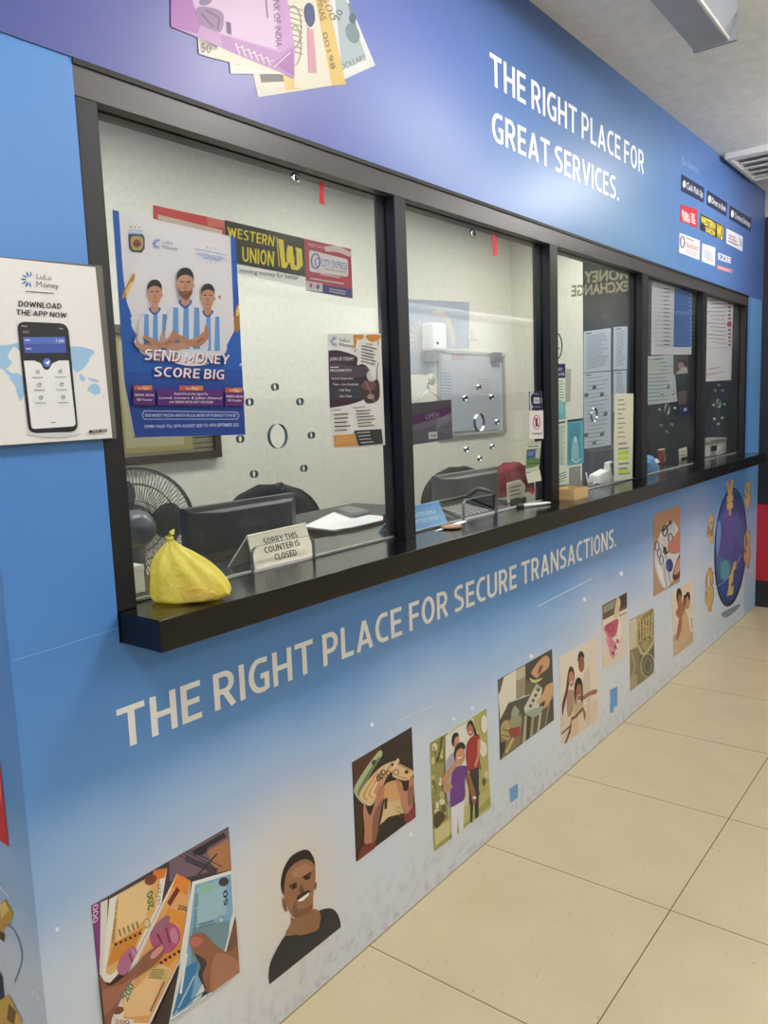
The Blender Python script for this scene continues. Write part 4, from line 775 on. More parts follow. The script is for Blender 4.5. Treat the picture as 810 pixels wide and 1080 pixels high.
# job notice
P = Print('Y', G0-.0005, (335,335,7.2)); P.base([(76,122),(478,120),(512,968),(128,1008),(90,700)], .0006, (222,220,216))
P.poly([(268,130),(350,130),(345,160),(310,170),(300,150),(285,235),(276,235)], (206,142,66)); P.sm([(365,135),(470,130),(465,165),(420,185),(385,175)], (206,142,66)); P.poly([(452,150),(464,150),(460,218),(452,215)], (206,142,66))
P.poly(catmull([(80,250),(150,248),(230,268),(298,300),(298,350),(305,362),(340,352),(385,385),(400,460),(390,560),(350,620),(240,660),(90,686)], False)+[(90,686),(80,250)], (58,44,60)); P.sm([(90,350),(300,370),(380,380),(360,440),(90,460)], (82,72,86)); P.poly([(90,600),(340,560),(240,655),(92,682)], (66,38,60)); P.poly([(85,540),(340,510),(350,610),(88,620)], (62,60,68))
P.sm([(340,500),(400,470),(460,480),(462,620),(370,650),(330,560)], (70,56,58)); P.sm([(335,500),(380,480),(440,500),(425,550),(350,545)], (120,80,76)); P.ell(410,440,40,45,(206,206,206)); P.sm([(400,420),(420,390),(440,430),(425,470)], (232,230,226)); P.line([(460,340),(446,400),(450,480)], 6, (90,80,80)); P.ell(400,600,26,20,(176,140,126)); P.line([(360,480),(430,640)], 6, (150,140,140))
LULU(P, 128, 182, 38, (40,80,130), (90,100,110), .12); P.line([(272,262),(292,240)], 6, (90,80,90))
W_ = (226,224,226)
P.text('JOIN US TODAY', (88,326),(270,326),(272,300),(90,302),W_,.02); P.lines((92,378),(156,376),(92,378),1,8,W_,0); P.text('RM2,000/MONTH', (90,410),(252,410),(252,390),(90,392),W_,.015); P.text('Branch Supervisor', (104,470),(266,470),(266,452),(104,454),W_,.01); P.text('Team - Line Assistants', (108,514),(304,514),(304,496),(108,498),W_,.01); P.text('- Full Time', (150,558),(246,558),(246,542),(150,544),W_,.015); P.text('- Part Time', (152,604),(254,604),(254,588),(152,590),W_,.015)
DK = (60,58,60)
P.text('Benefits', (366,204),(412,212),(412,196),(366,188),DK,.01); P.lines((330,212),(446,240),(322,330),6,7,DK); P.text('Locations', (100,706),(172,706),(172,692),(100,692),DK,.01); P.text('Requirements', (266,690),(352,682),(352,668),(266,676),DK,.01); P.lines((118,736),(250,728),(124,858),5,8,DK); P.lines((284,710),(428,700),(300,826),6,7,DK)
P.poly([(112,892),(272,884),(300,970),(122,982)], (206,146,78)); P.lines((130,920),(280,906),(134,956),3,5,(226,190,140)); P.poly([(270,858),(478,846),(490,956),(306,974)], (56,56,62)); P.lines((290,876),(400,868),(320,950),4,6,(206,206,210))
tag(P.build('poster', PAPER), 'white, purple and orange job notice taped at right of first window', 'poster')
def small(name, T, axis, d, quad, c, label, cat, draw=None, th=.0006, group=None):
    P = Print(axis, d, T); P.base(quad, th, c)
    if draw: draw(P)
    return tag(P.build(name, PAPER), label, cat, group)
Z1 = (0, 0, 1)
RT = (206,44,56)
small('tape_strip', Z1, 'Y', G0-.0005, [(336.5,191),(341.5,193),(342,216),(337,214.5)], RT, 'short red tape strip at the top of the first window', 'tape')
small('tape_strip', Z1, 'Y', G0-.0005, [(518.6,246),(523.5,248),(525,269),(520.5,270)], RT, 'short red tape strip at the top of the second window', 'tape')
for px, py, n in ((310.8,188.4,'first'), (498,246.5,'second')):
    q = onY(px, py, G0); M = Matrix.Rotation(math.pi/2, 4, 'X')
    t = thing('glass_bolt', q, 'round metal bolt near the top edge of the %s window' % n, 'bolt')
    MB().lathe([(.014, 0), (.014, .004), (.011, .006)], q, 20, M).build('washer', CHROME, t, True); MB().lathe([(.007, .006), (.007, .010), (.004, .011)], q, 14, M).build('bolt_head', BLACKP, t, True)
# notices at the second post
TR = (545,400,7.71)
def visa(P):
    P.sm([(104,120),(130,92),(150,160),(128,230),(108,250)], (206,206,214)); P.sm([(112,150),(140,110),(150,170),(130,225)], (24,24,66)); P.poly([(136,148),(184,148),(184,196),(136,196)], (226,222,226)); P.text('VISA', (143,182),(178,182),(178,164),(143,164),(60,60,120),.02); P.lines((136,118),(178,120),(136,118),1,5,(180,180,206)); P.lines((130,224),(200,226),(130,224),1,5,(150,150,190)); P.line([(196,150),(202,172),(196,194)], 5, (206,206,220))
small('payment_sticker', TR, 'Y', -.0003, [(98,100),(206,92),(212,252),(100,252)], (26,26,70), 'navy card payment sticker at the top of the second post', 'sticker', visa)
def nop(P):
    P.ring(160,350,27,56,7,(176,60,70)); P.poly([(150,315),(168,315),(172,385),(150,385)], (120,50,60)); P.line([(140,315),(180,385)], 6, (176,60,70)); P.lines((122,442),(204,442),(122,442),1,9,(110,100,100),0)
small('notice', TR, 'Y', -.0003, [(102,258),(214,252),(216,482),(104,486)], (232,226,226), 'white no-phone notice with a red ring on the second post', 'notice', nop)
def leaf(P):
    P.poly([(80,540),(196,520),(196,550),(76,570)], (222,222,206)); P.poly([(78,572),(160,566),(150,650),(70,655)], (70,100,140)); P.poly([(90,590),(140,586),(134,620),(88,624)], (110,140,186)); P.sm([(66,660),(130,640),(180,640),(180,690),(110,720),(66,720)], (110,146,80)); P.line([(80,690),(180,680)], 7, (60,80,50)); P.poly([(66,725),(180,715),(180,740),(72,760)], (206,212,200)); P.lines((92,548),(190,540),(92,548),1,8,(96,96,90)); P.poly([(150,580),(185,580),(175,640),(150,645)], (200,206,200))
small('leaflet', TR, 'Y', -.0003, [(84,520),(198,500),(180,740),(70,762)], (190,198,176), 'green and blue leaflet below the no-phone notice', 'leaflet', leaf)
small('note', TR, 'Y', -.0006, [(72,768),(186,738),(202,824),(92,846)], (226,226,212), 'blank cream note below the leaflet on the second post', 'note')
small('sticker', TR, 'Y', .0695, [(100,900),(125,885),(146,908),(126,936),(104,922)], (196,60,80), 'small torn pink sticker low beside the second post', 'sticker')
# third window stickers and sheets
def ringst(P): P.ring(587, 365, 5.6, 13.6, 1.3, (24,28,40)); P.line([(587,356),(587,366),(590,368)], 1.4, (70,80,90))
P = Print('Y', G0-.0005, Z1); P.ell(587, 365, 6, 14, (206,214,212)); ringst(P); tag(P.build('sticker', PAPER), 'round white sticker with black rim on the third window', 'sticker')
TX = (560,340,6.0)
def visit(P):
    P.poly([(140,264),(216,262),(216,352),(140,354)], (30,32,96)); P.text('VISIT', (160,306),(198,306),(198,288),(160,288),(226,226,240),.02); P.text('MALAYSIA', (158,336),(212,336),(212,318),(158,318),(226,226,240),.02); P.poly([(140,505),(216,500),(218,614),(140,618)], (120,190,200)); P.lines((160,375),(212,372),(160,495),8,4,(90,110,110)); P.sm([(172,520),(200,515),(204,560),(180,580)], (150,206,214))
small('notice', TX, 'Y', G0-.0005, [(140,264),(216,262),(218,614),(140,618)], (220,230,218), 'narrow notice with navy top and turquoise foot at left of third window', 'notice', visit)
small('notice', TX, 'Y', G0-.0009, [(140,632),(228,616),(228,905),(140,912)], (214,226,212), 'pale green notice with dark header beside the turquoise poster', 'notice', lambda P: (P.poly([(160,634),(216,624),(216,634),(160,645)], (26,30,40)), P.lines((160,660),(218,655),(160,900),26,3,(110,140,126))))
def turq(P):
    P.poly([(230,618),(326,608),(326,618),(230,632)], (24,40,56)); P.lines((234,645),(322,634),(234,870),34,3,(74,146,166)); P.sm([(262,740),(280,720),(295,770),(300,850),(270,872),(250,830)], (150,206,216)); P.line([(250,860),(280,885),(310,860)], 9, (206,232,236), True); P.sm([(268,740),(278,722),(288,745),(278,760)], (206,232,236))
small('notice', TX, 'Y', G0-.0009, [(228,618),(330,604),(332,890),(228,910)], (104,178,196), 'turquoise printed poster low on the third window', 'poster', turq)
small('notice', TX, 'Y', G0-.0005, [(140,915),(240,908),(240,1024),(140,1030)], (220,228,216), 'white sheet with slanted lines below the pale green notice', 'notice', lambda P: P.lines((166,968),(226,944),(166,1015),4,5,(80,90,86)))
def rate1(P): P.lines((546,492),(606,490),(546,726),9,7,(140,140,126), .5)
def rate2(P):
    P.lines((552,770),(628,762),(552,960),7,12,(150,150,136), .3)
    for y in (826, 862, 945): P.poly([(554,y-14),(618,y-16),(618,y+8),(554,y+12)], (206,232,90))
small('notice', TX, 'Y', G0-.0009, [(532,452),(648,450),(645,745),(524,752)], (226,226,210), 'tall cream notice sheet at the right of third window', 'notice', rate1)
small('notice', TX, 'Y', G0-.0005, [(524,752),(645,745),(640,988),(526,1006)], (226,226,212), 'cream sheet with green highlighting below the tall cream sheet', 'notice', rate2)
small('note', (600,380,7.71), 'Y', .0695, [(612,372),(632,370),(630,545),(612,548)], (232,232,232), 'thin white strip card behind the third post', 'note')
# sheets on the dark end panel
EG = 'printed sheets on the dark end panel'
for quad, lb in (([(334,58),(506,36),(505,304),(333,318)], 'top left sheet of the four on the dark end panel'), ([(523,30),(612,25),(608,296),(520,300)], 'top right sheet of the four on the dark end panel'), ([(333,322),(506,310),(506,775),(338,806)], 'long bottom left sheet of the four on the dark end panel'), ([(522,308),(607,302),(604,560),(522,568)], 'bottom right sheet of the four on the dark end panel')):
    small('paper_sheet', TX, 'X', XE-.0005, quad, (214,222,232), lb, 'paper', lambda P: (P.line([(P.clip[0][0]+14,P.clip[0][1]+14),(P.clip[0][0]+50,P.clip[0][1]+10)], 6, (70,76,86)), P.lines((P.clip[0][0]+18,P.clip[0][1]+34),(P.clip[1][0]-14,P.clip[1][1]+26),(P.clip[3][0]+18,P.clip[3][1]-24),18,4,(140,148,160))), group=EG)
def m4(P):
    P.lines((100,895),(340,880),(100,1500),18,9,(150,160,160)); P.line([(180,890),(270,884)], 10, (110,120,116)); P.line([(96,960),(360,955)], 6, (170,176,176)); P.poly([(110,905),(230,895),(225,1000),(110,1010)], (206,214,196))
small('paper_sheet', (670,280,9), 'X', XE-.0005, [(95,865),(362,848),(400,1290),(110,1330)], (216,222,220), 'large pale form sheet behind the fourth window', 'paper', m4, group=EG)
def ph4(P):
    P.sm([(395,960),(420,905),(460,890),(485,930),(480,1000),(420,1010)], (60,50,50)); P.ell(436,955,32,38,(190,150,140)); P.sm([(390,1020),(430,985),(480,960),(500,1010),(470,1034),(400,1034)], (214,206,196))
small('photo_card', (670,280,9), 'X', XE-.0009, [(362,836),(502,824),(502,1022),(364,1034)], (84,74,74), 'small brown photo card pinned beside the pale form sheet', 'picture', ph4)
small('photo_card', (670,390,7.364), 'X', XE-.0013, [(336,168),(398,160),(400,264),(336,272)], (124,106,100), 'small brown photo card below the other photo card', 'picture')
small('payment_sticker', (670,390,7.364), 'Y', G0-.0005, [(340,285),(418,272),(418,350),(342,348)], (40,46,90), 'navy card payment sticker low on the fourth window', 'sticker', lambda P: P.poly([(376,298),(398,296),(398,320),(376,322)], (190,186,214)))
# rate table and price list on the fourth and fifth windows
def tab(P):
    P.poly([(370,215),(540,238),(535,775),(360,775)], (70,132,206))
    for q in range(15): y = 218+q*38; P.line([(165,y-16+q*1.6),(365,y+12-q*.4)], 4, (170,172,186)); P.line([(262,y+2),(320,y+2)], 8, (84,92,100)); P.line([(372,y+14),(530,y+34-q*1.6)], 4, (56,108,184)); P.line([(510,y+18),(530,y+20)], 10, (206,220,240))
    P.poly([(370,430),(535,440),(535,470),(368,462)], (96,160,222))
small('rate_board', (670,280,9), 'Y', G1+.008, [(160,140),(540,228),(530,845),(150,850)], (224,224,232), 'grey and blue rate table sheet in the fourth window', 'poster', tab, th=.0012)
def plist(P):
    for q in range(12): y = 215+q*33; P.line([(88+(q%3)*24,y+8),(248,y+2+q*2)], 5, (96,96,106)); P.poly([(270,y+28),(296,y+29),(295,y+44),(269,y+43)], [(196,80,90),(90,80,120),(206,120,120),(80,90,130)][q%4])
    P.poly([(262,414),(300,414),(298,450),(262,448)], (206,50,66)); P.line([(82,646),(290,634)], 3, (150,150,160)); P.lines((96,826),(240,800),(80,876),2,7,(150,150,160))
small('price_list', (735,290,8.307), 'Y', G1+.003, [(92,178),(318,240),(298,920),(70,934)], (244,242,248), 'white price list with red flags in the fifth window', 'poster', plist, th=.0012)
# mirrored lettering: a reflection drawn as letters on the end panel
P = Print('X', XE, (540,230,5.0625)); P.off = .0012
P.text('MONEY', (624,322),(384,346),(386,288),(624,270),(128,124,96),.03); P.text('EXCHANGE', (624,388),(318,418),(318,362),(624,336),(132,128,100),.03)
tag(P.build('lettering', VINYL), 'pale mirrored lettering, a painted reflection, high on the dark end panel', 'lettering')
# ------------------------------------------------------------------ inside the office: back wall
yb = YB-.001
t = thing('whiteboard', onY(495, 410, YB), 'white marker board on the back wall of the office', 'whiteboard')
P = Print('Y', yb-.012, (420,240,4.5)); P.base([(196,586),(486,598),(486,958),(200,970)], .002, (214,220,226))
P.text('Info', (254,620),(312,616),(312,594),(254,598),(206,120,130)); P.line([(248,626),(314,622)], 3, (206,120,130)); P.lines((200,690),(260,694),(200,790),8,3,(150,150,190)); P.lines((380,720),(440,724),(384,780),6,2.5,(206,160,170))
P.build('writing_surface', PAPER, t)
fr = MB(); a, b, c, d_ = [onY(*p, yb) for p in ((461,370), (529.5,373), (529,454.5), (462.5,457))]
x0, x1, z0, z1 = a.x, b.x, c.z, a.z
for q in ((x0-.012, z1-.012, x1+.012, z1+.008), (x0-.012, z0-.008, x1+.012, z0+.012), (x0-.012, z0, x0+.012, z1), (x1-.012, z0, x1+.012, z1)): fr.box((q[0], yb-.022, q[1]), (q[2], yb, q[3]))
fr.build('frame', mat('aluminium', (190, 194, 196), .3, .6), t)
q = onY(524, 377, yb-.02); MB().box((q.x-.09, yb-.05, q.z-.04), (q.x+.03, yb-.022, q.z+.035)).build('eraser', mat('felt_grey', (90, 94, 98), .8), t, bevel=.005)
t = thing('wall_dispenser', onY(458, 369, YB), 'white soap dispenser on the back wall left of the whiteboard', 'dispenser')
a, b = onY(451, 340, YB-.06), onY(467, 371, YB-.06)
MB().box((a.x, YB-.10, b.z), (b.x, YB, a.z)).build('body', WHITEP, t, bevel=.018); MB().box((a.x+.01, YB-.08, b.z-.07), (a.x+.09, YB-.01, b.z)).build('nozzle', GREYP, t, bevel=.01); MB().lathe([(.01,0),(.01,.004)], (a.x+.05, YB-.1, b.z+.05), 12, Matrix.Rotation(math.pi/2, 4, 'X')).build('keyhole', BLACKP, t)
t = thing('light_switch', onY(500, 354, YB), 'small cream light switch on the back wall above the whiteboard', 'switch')
q = onY(500, 354, YB); MB().box((q.x-.045, YB-.01, q.z-.03), (q.x+.045, YB, q.z+.03)).build('plate', mat('switch_cream', (224, 220, 196), .4), t, bevel=.003)
MB().box((q.x-.025, YB-.015, q.z-.015), (q.x-.003, YB-.01, q.z+.015)).box((q.x+.004, YB-.015, q.z-.015), (q.x+.026, YB-.01, q.z+.015)).build('rocker', WHITEP, t, bevel=.002)
P = Print('Y', yb, (425,305,6.75)); P.base([(30,70),(470,92),(470,420),(222,424),(220,598),(30,600)], .003, (200,208,220), None, False); 
for q in range(9):
    a = math.radians(100+q*22); P.sm([(130+20*math.cos(a),350-20*math.sin(a)),(130+70*math.cos(a+.1),350-100*math.sin(a+.1)),(130+90*math.cos(a),350-140*math.sin(a)),(130+70*math.cos(a-.1),350-100*math.sin(a-.1))], (226,222,204))
P.sm([(200,170),(250,145),(310,180),(350,260),(372,350),(362,400),(345,410),(335,350),(310,260),(270,200)], (228,224,208))
tag(P.build('poster', PAPER), 'pale blue wall poster with a cream sunburst and arc in the office', 'poster')
# framed certificate
t = thing('certificate_frame', Vector((2.2, YB, 1.55)), 'framed certificate with bamboo border on the back wall behind the fan', 'picture frame')
x0, x1, z0, z1 = 1.80, 2.60, 1.245, 1.86
f = MB()
for q in ((x0, z0, x1, z0+.035), (x0, z1-.035, x1, z1), (x0, z0+.035, x0+.035, z1-.035), (x1-.035, z0+.035, x1, z1-.035)): f.box((q[0], YB-.035, q[1]), (q[2], YB, q[3]))
f.build('frame', mat('dark_wood', (58, 46, 38), .4), t)
P = Print('Y', YB-.012, (130,430,6.75)); P.off = .001
def wq(a0, c0, a1, c1, c, o):
    P.off = o; P.face([Vector((a0, YB-.012-o, c0)), Vector((a1, YB-.012-o, c0)), Vector((a1, YB-.012-o, c1)), Vector((a0, YB-.012-o, c1))], c)
wq(x0+.03, z0+.03, x1-.03, z1-.03, (158,158,124), .001)
random.seed(3)
for q in range(22): zz = z0+.05+q*.025; wq(x0+.035, zz, x1-.035, zz+random.uniform(.004,.009), random.choice([(110,112,84),(186,186,150),(84,84,62)]), .0015)
wq(2.02, z0+.05, 2.44, z1-.05, (196,180,120), .002); wq(2.07, z0+.075, 2.39, z1-.07, (212,204,166), .0025)
for q in range(9): wq(2.11, z0+.12+q*.05, 2.35, z0+.127+q*.05, (150,140,110), .003)
P.build('certificate', PAPER, t)
# tall note panel seen behind the third window
small('wall_panel', TX, 'X', XE-.0005, [(222,296),(252,294),(248,494),(222,498)], (206,206,184), 'narrow cream cabinet door panel on the inner end wall', 'panel', lambda P: P.line([(222,296),(252,294),(248,494),(222,498),(222,296)], 3, (140,140,120)), th=.006)
# ------------------------------------------------------------------ inside the office: furniture
def monitor(x0, x1, Y, zt, h, label, shell):
    cx = (x0+x1)/2
    t = thing('monitor', (cx, Y+.05, .75), label, 'monitor', 'monitors seen from behind')
    zb = zt-h; m = MB(); B = .045; wx, wz = (x1-x0)*.26, h*.24
    o = [Vector((x0, Y+B, zb)), Vector((x1, Y+B, zb)), Vector((x1, Y+B, zt)), Vector((x0, Y+B, zt))]
    r1 = [Vector((x0, Y+.02, zb)), Vector((x1, Y+.02, zb)), Vector((x1, Y+.02, zt)), Vector((x0, Y+.02, zt))]
    r2 = [Vector((x0+.012, Y+.014, zb+.012)), Vector((x1-.012, Y+.014, zb+.012)), Vector((x1-.012, Y+.014, zt-.012)), Vector((x0+.012, Y+.014, zt-.012))]
    r3 = [Vector((x0+wx, Y, zb+wz)), Vector((x1-wx*.35, Y, zb+wz)), Vector((x1-wx*.35, Y, zt-wz*.3)), Vector((x0+wx, Y, zt-wz*.3))]
    m.hexa(r1, o); m.hexa(r2, r1); m.hexa(r3, r2)
    for q in range(9): zz = zb+h*.35+q*h*.05; m.box((x0+.03, Y+.008, zz), (x0+wx*.8, Y+.013, zz+.003))
    m.build('back_shell', shell, t, bevel=.002)
    MB().box((x0+.012, Y+B, zb+.015), (x1-.012, Y+B+.003, zt-.012)).build('screen', mat('screen_black', (14, 15, 18), .15), t)
    MB().box((cx-.03, Y+.0, .77), (cx+.03, Y+.03, zb+wz+.02)).build('stand_neck', shell, t, bevel=.004); MB().box((cx-.11, Y-.03, .75), (cx+.11, Y+.13, .77)).build('stand_base', shell, t, bevel=.006)
    L = MB(); vs, fs = glyphs('DELL', .02); a, w_, z_ = cx-.035, .10, zt-h*.24
    L.add([(a+w_*u, Y-.0008, z_+.022*v) for u, v in vs], fs).build('logo', mat('logo_grey', (140, 142, 144), .25, .6), t)
    return t
MG = mat('monitor_shell', (52, 54, 58), .42, 0, .45, .15, 700)
monitor(1.279, 1.686, .35, 1.212, .30, 'large black monitor behind the closed counter sign', MG)
monitor(2.457, 2.919, .36, 1.193, .30, 'grey monitor behind the second window beside the maroon chair', mat('monitor_grey', (92, 94, 94), .45, 0, .45, .15, 700))
monitor(3.80, 4.20, .35, 1.213, .30, 'black monitor behind the third window below the printed sheets', MG)
def chair(x, y, zt, w_, fab, rz, label):
    t = thing('office_chair', (x, y, 0), label, 'chair', 'office chairs')
    M = Matrix.Translation((x, y, 0)) @ Matrix.Rotation(rz, 4, 'Z')
    def shell(yo, hw, zb, zt, th, bow):     # curved rounded back
        mb = MB(); n, k = 16, 12; fr = []
        for s_ in (0, 1):
            for i in range(n+1):
                v = i/n; zz = zb+(zt-zb)*v
                e = 1-max(0, (v-.55)/.45)**2.6; e2 = 1-max(0, (.25-v)/.25)**2*.25
                hh = hw*max(.03, e)**.5*e2
                for j in range(k+1):
                    u = -1+2*j/k; xx = hh*u
                    fr.append(M @ Vector((xx, yo+s_*th-bow*(1-u*u)+.06*v*0, zz)))
        a = (n+1)*(k+1); fs = []
        for i in range(n):
            for j in range(k):
                q = i*(k+1)+j; fs += [(q, q+1, q+k+2, q+k+1), (q+a, q+k+1+a, q+k+2+a, q+1+a)]
        for i in range(n):
            for j in (0, k): q = i*(k+1)+j; fs.append((q, q+k+1, q+k+1+a, q+a))
        for j in range(k):
            for i in (0, n): q = i*(k+1)+j; fs.append((q, q+1, q+1+a, q+a))
        return mb.add(fr, fs)
    shell(.2, w_/2, .58, zt, .045, .05).build('backrest', fab, t, True)
    s = MB().lathe([(.02, .42), (.2, .42), (.235, .44), (.24, .47), (.22, .495), (.02, .50)], (0, 0, 0), 28, None); s.v = [tuple(M @ Vector(v)) for v in s.v]
    s.build('seat', fab, t, True)
    MB().tube([M @ Vector((0, .1, .43)), M @ Vector((0, .26, .46)), M @ Vector((0, .255, .7))], .018).build('back_bar', BLACKP, t, True)
    MB().tube([M @ Vector((0, 0, .08)), M @ Vector((0, 0, .43))], .03, 10).build('gas_column', BLACKP, t, True)
    bs = MB()
    for q in range(5): a = q*2*math.pi/5; bs.tube([M @ Vector((0, 0, .1)), M @ Vector((.27*math.cos(a), .27*math.sin(a), .06))], [.03, .02], 8)
    bs.build('star_base', BLACKP, t, True)
    for q in range(5): a = q*2*math.pi/5; c_ = M @ Vector((.27*math.cos(a), .27*math.sin(a), .03)); MB().lathe([(.01, -.02), (.03, -.018), (.03, .018), (.01, .02)], c_, 12, Matrix.Rotation(math.pi/2, 4, 'X')).build('caster', BLACKP, t, True)
    return t
chair(2.27, .93, 1.155, .50, FABRIC, -.25, 'black office chair behind the large black monitor')
chair(3.74, .93, 1.112, .54, FABRIC, -.25, 'dark grey office chair behind the second window monitor')
chair(4.37, .93, 1.090, .42, MAROON, -.2, 'maroon office chair to the right of the grey monitor')
# pedestal fan seen from behind
FC = onY(143, 553, 1.1); ax = (CAM-FC); ax.z = 0; ax.normalize(); rt = Vector((0, 0, 1)).cross(ax).normalized(); upv = Vector((0, 0, 1))
FR = 60/FPX*(FC-CAM).dot(RM[2])
t = thing('pedestal_fan', (FC.x, FC.y, 0), 'grey wire-caged pedestal fan behind the left of first window', 'fan')
def fp(r, a, d): return FC+rt*(r*math.cos(a))+upv*(r*math.sin(a))+ax*d
g = MB()
for r, d, wr in ((1, 0, .005), (.97, -.01, .003), (.97, .02, .002), (.72, .055, .002), (.45, .075, .002), (.22, .08, .003)): g.tube([fp(FR*r, 2*math.pi*k/48, d) for k in range(48)], wr, 5, True)
for k in range(96):
    a = 2*math.pi*k/96; g.tube([fp(FR*r, a+tw, d) for r, d, tw in ((.2, .08, 0), (.45, .075, .05), (.72, .055, .1), (.93, .028, .14), (1, 0, .15))], .0017, 3)
g.build('rear_grille', mat('fan_wire', (92, 94, 90), .35, .4), t, True)
g = MB()
for r, d, wr in ((.97, -.025, .002), (.7, -.05, .002), (.3, -.06, .003)): g.tube([fp(FR*r, 2*math.pi*k/40, d) for k in range(40)], wr, 5, True)
for k in range(72): a = 2*math.pi*k/72; g.tube([fp(FR*r, a, d) for r, d in ((.2, -.06), (.7, -.05), (.97, -.025), (1, 0))], .001, 3)
g.build('front_grille', MATS['fan_wire'], t, True)
FG = mat('fan_grey', (96, 102, 106), .3)
for k in range(3):
    a0 = k*2*math.pi/3; b = []
    for i in range(7):
        r = FR*(.15+.72*i/6)
        for s_ in (-1, 1): b.append(fp(r, a0+s_*(.35+.25*math.sin(i/6*math.pi))*(1 if i < 6 else .5), -.012+s_*.014))
    n = len(b); vs = b+[p+ax*.002 for p in b]; fs = []
    for i in range(6): fs += [(2*i, 2*i+1, 2*i+3, 2*i+2), (2*i+n, 2*i+2+n, 2*i+3+n, 2*i+1+n)]
    MB().add(vs, fs).build('blade', mat('fan_blade', (92, 96, 98), .3), t, True)
Mx = Matrix(((rt.x, upv.x, ax.x, 0), (rt.y, upv.y, ax.y, 0), (rt.z, upv.z, ax.z, 0), (0, 0, 0, 1)))
MB().lathe([(.03, .05), (.062, .075), (.066, .12), (.058, .16), (.035, .185), (.01, .19)], FC+Vector((0, 0, .0)), 24, Mx).build('motor_housing', FG, t, True)
MB().lathe([(.03, -.04), (.032, -.02), (.03, .05)], FC, 20, Mx).build('hub', FG, t, True)
MB().tube([FC+ax*.12+Vector((0, 0, -.05)), FC+ax*.1+Vector((0, 0, -.16)), Vector((FC.x, FC.y, FC.z-.3))+ax*.1, Vector((FC.x, FC.y, .03))+ax*.1], [.03, .022, .016, .016], 12).build('pole', FG, t, True)
bb = Vector((FC.x, FC.y, 0))+ax*.1
MB().lathe([(.2, 0), (.2, .012), (.17, .03), (.03, .04)], bb, 32).build('base', FG, t, True)
# raised side desk with papers and a phone
SD = 1.098
t = thing('side_desk', (1.95, .45, 0), 'black-edged raised desk holding papers behind the first window', 'desk')
MB().prism([Vector((1.72, .245, SD-.034)), Vector((2.30, .40, SD-.034)), Vector((2.30, .66, SD-.034)), Vector((1.72, .62, SD-.034))], (0, 0, .034)).build('top', BLACKP, t, bevel=.003)
MB().prism([Vector((1.74, .30, 0.75)), Vector((2.26, .43, 0.75)), Vector((2.26, .60, 0.75)), Vector((1.74, .58, 0.75))], (0, 0, SD-.034-.75)).build('cabinet', GREYP, t)
MB().prism([onZ(*p, SD) for p in ((320,556), (352,541), (404,545), (404,549), (375,556), (350,560))], (0, 0, .003)).build('paper', mat('paper_white', (236, 236, 232), .6))
tag(bpy.data.objects['paper'], 'white papers lying on the raised desk in the office', 'paper'); bpy.data.objects['paper'].name = 'paper_stack'
t = thing('phone', onZ(372, 543, SD+.004), 'grey phone lying on the white papers behind the first window', 'phone')
pq = [onZ(*p, SD+.004) for p in ((353,540), (368,536.5), (391,542), (372,546.5))]
MB().prism(pq, (0, 0, .012)).build('body', mat('phone_grey', (110, 116, 112), .3), t, bevel=.004)
ctr = sum(pq, Vector())/4; MB().prism([ctr+(p-ctr)*.88+Vector((0, 0, .0125)) for p in pq], (0, 0, .0008)).build('screen', mat('phone_screen', (70, 78, 74), .1), t)
# ------------------------------------------------------------------ on the ledge
Z = LEDGE+.0005
# closed sign: folded card
def tent(name, fl, fr, tl, tr, bl, br, card, label, rows, col_, th=.004):
    t = thing(name, fl, label, 'sign')
    m = MB()
    for a, b, c, d in ((fl, fr, tr, tl), (bl, br, tr, tl)):
        nrm = (b-a).cross(d-a).normalized()*th
        if nrm.y < 0: nrm = -nrm
        if a is bl: nrm = -nrm
        m.prism([a, b, c, d], nrm)
    m.build('card', card, t)
    for (s, u0, u1, v0, v1) in rows:
        nrm = (fr-fl).cross(tl-fl).normalized()
        if nrm.y > 0: nrm = -nrm
        L = MB()
        for wd in sign_caps(s)[0]:
            for q in wd:
                L.add([(fl*(1-U)+fr*U)*(1-V)+(tl*(1-U)+tr*U)*V+nrm*(.0006+.00004*n_) for U, V, n_ in [(u0+(u1-u0)*u, v0+(v1-v0)*v, n_) for u, v, n_ in q]], [(0, 1, 2, 3)])
        L.build('wording', col_, t)
    return t
A, B = Vector((1.228, .056, Z)), Vector((1.432, .060, Z))
tent('counter_sign', A, B, Vector((1.244, .098, 1.168)), Vector((1.446, .102, 1.170)), Vector((1.222, .150, Z)), Vector((1.43, .154, Z)), mat('ivory_acrylic', (226, 220, 200), .3), 'folded ivory sign saying the counter is closed, behind the cut-out', [('SORRY THIS', .22, .80, .62, .80), ('COUNTER IS', .20, .80, .38, .56), ('CLOSED', .33, .70, .13, .31)], mat('sign_black', (26, 26, 28), .5))
A, B = Vector((1.80, .070, Z)), Vector((2.030, .050, Z))
tent('counter_sign', A, B, Vector((1.83, .098, 1.160)), Vector((2.028, .084, 1.160)), Vector((1.80, .15, Z)), Vector((2.04, .13, Z)), mat('sky_blue_card', (96, 158, 216), .45), 'sky blue folded counter sign at the left of second window', [('KAUNTER BUKA', .2, .84, .52, .68), ('COUNTER OPEN', .2, .84, .24, .40)], mat('sign_white', (190, 220, 242), .5))
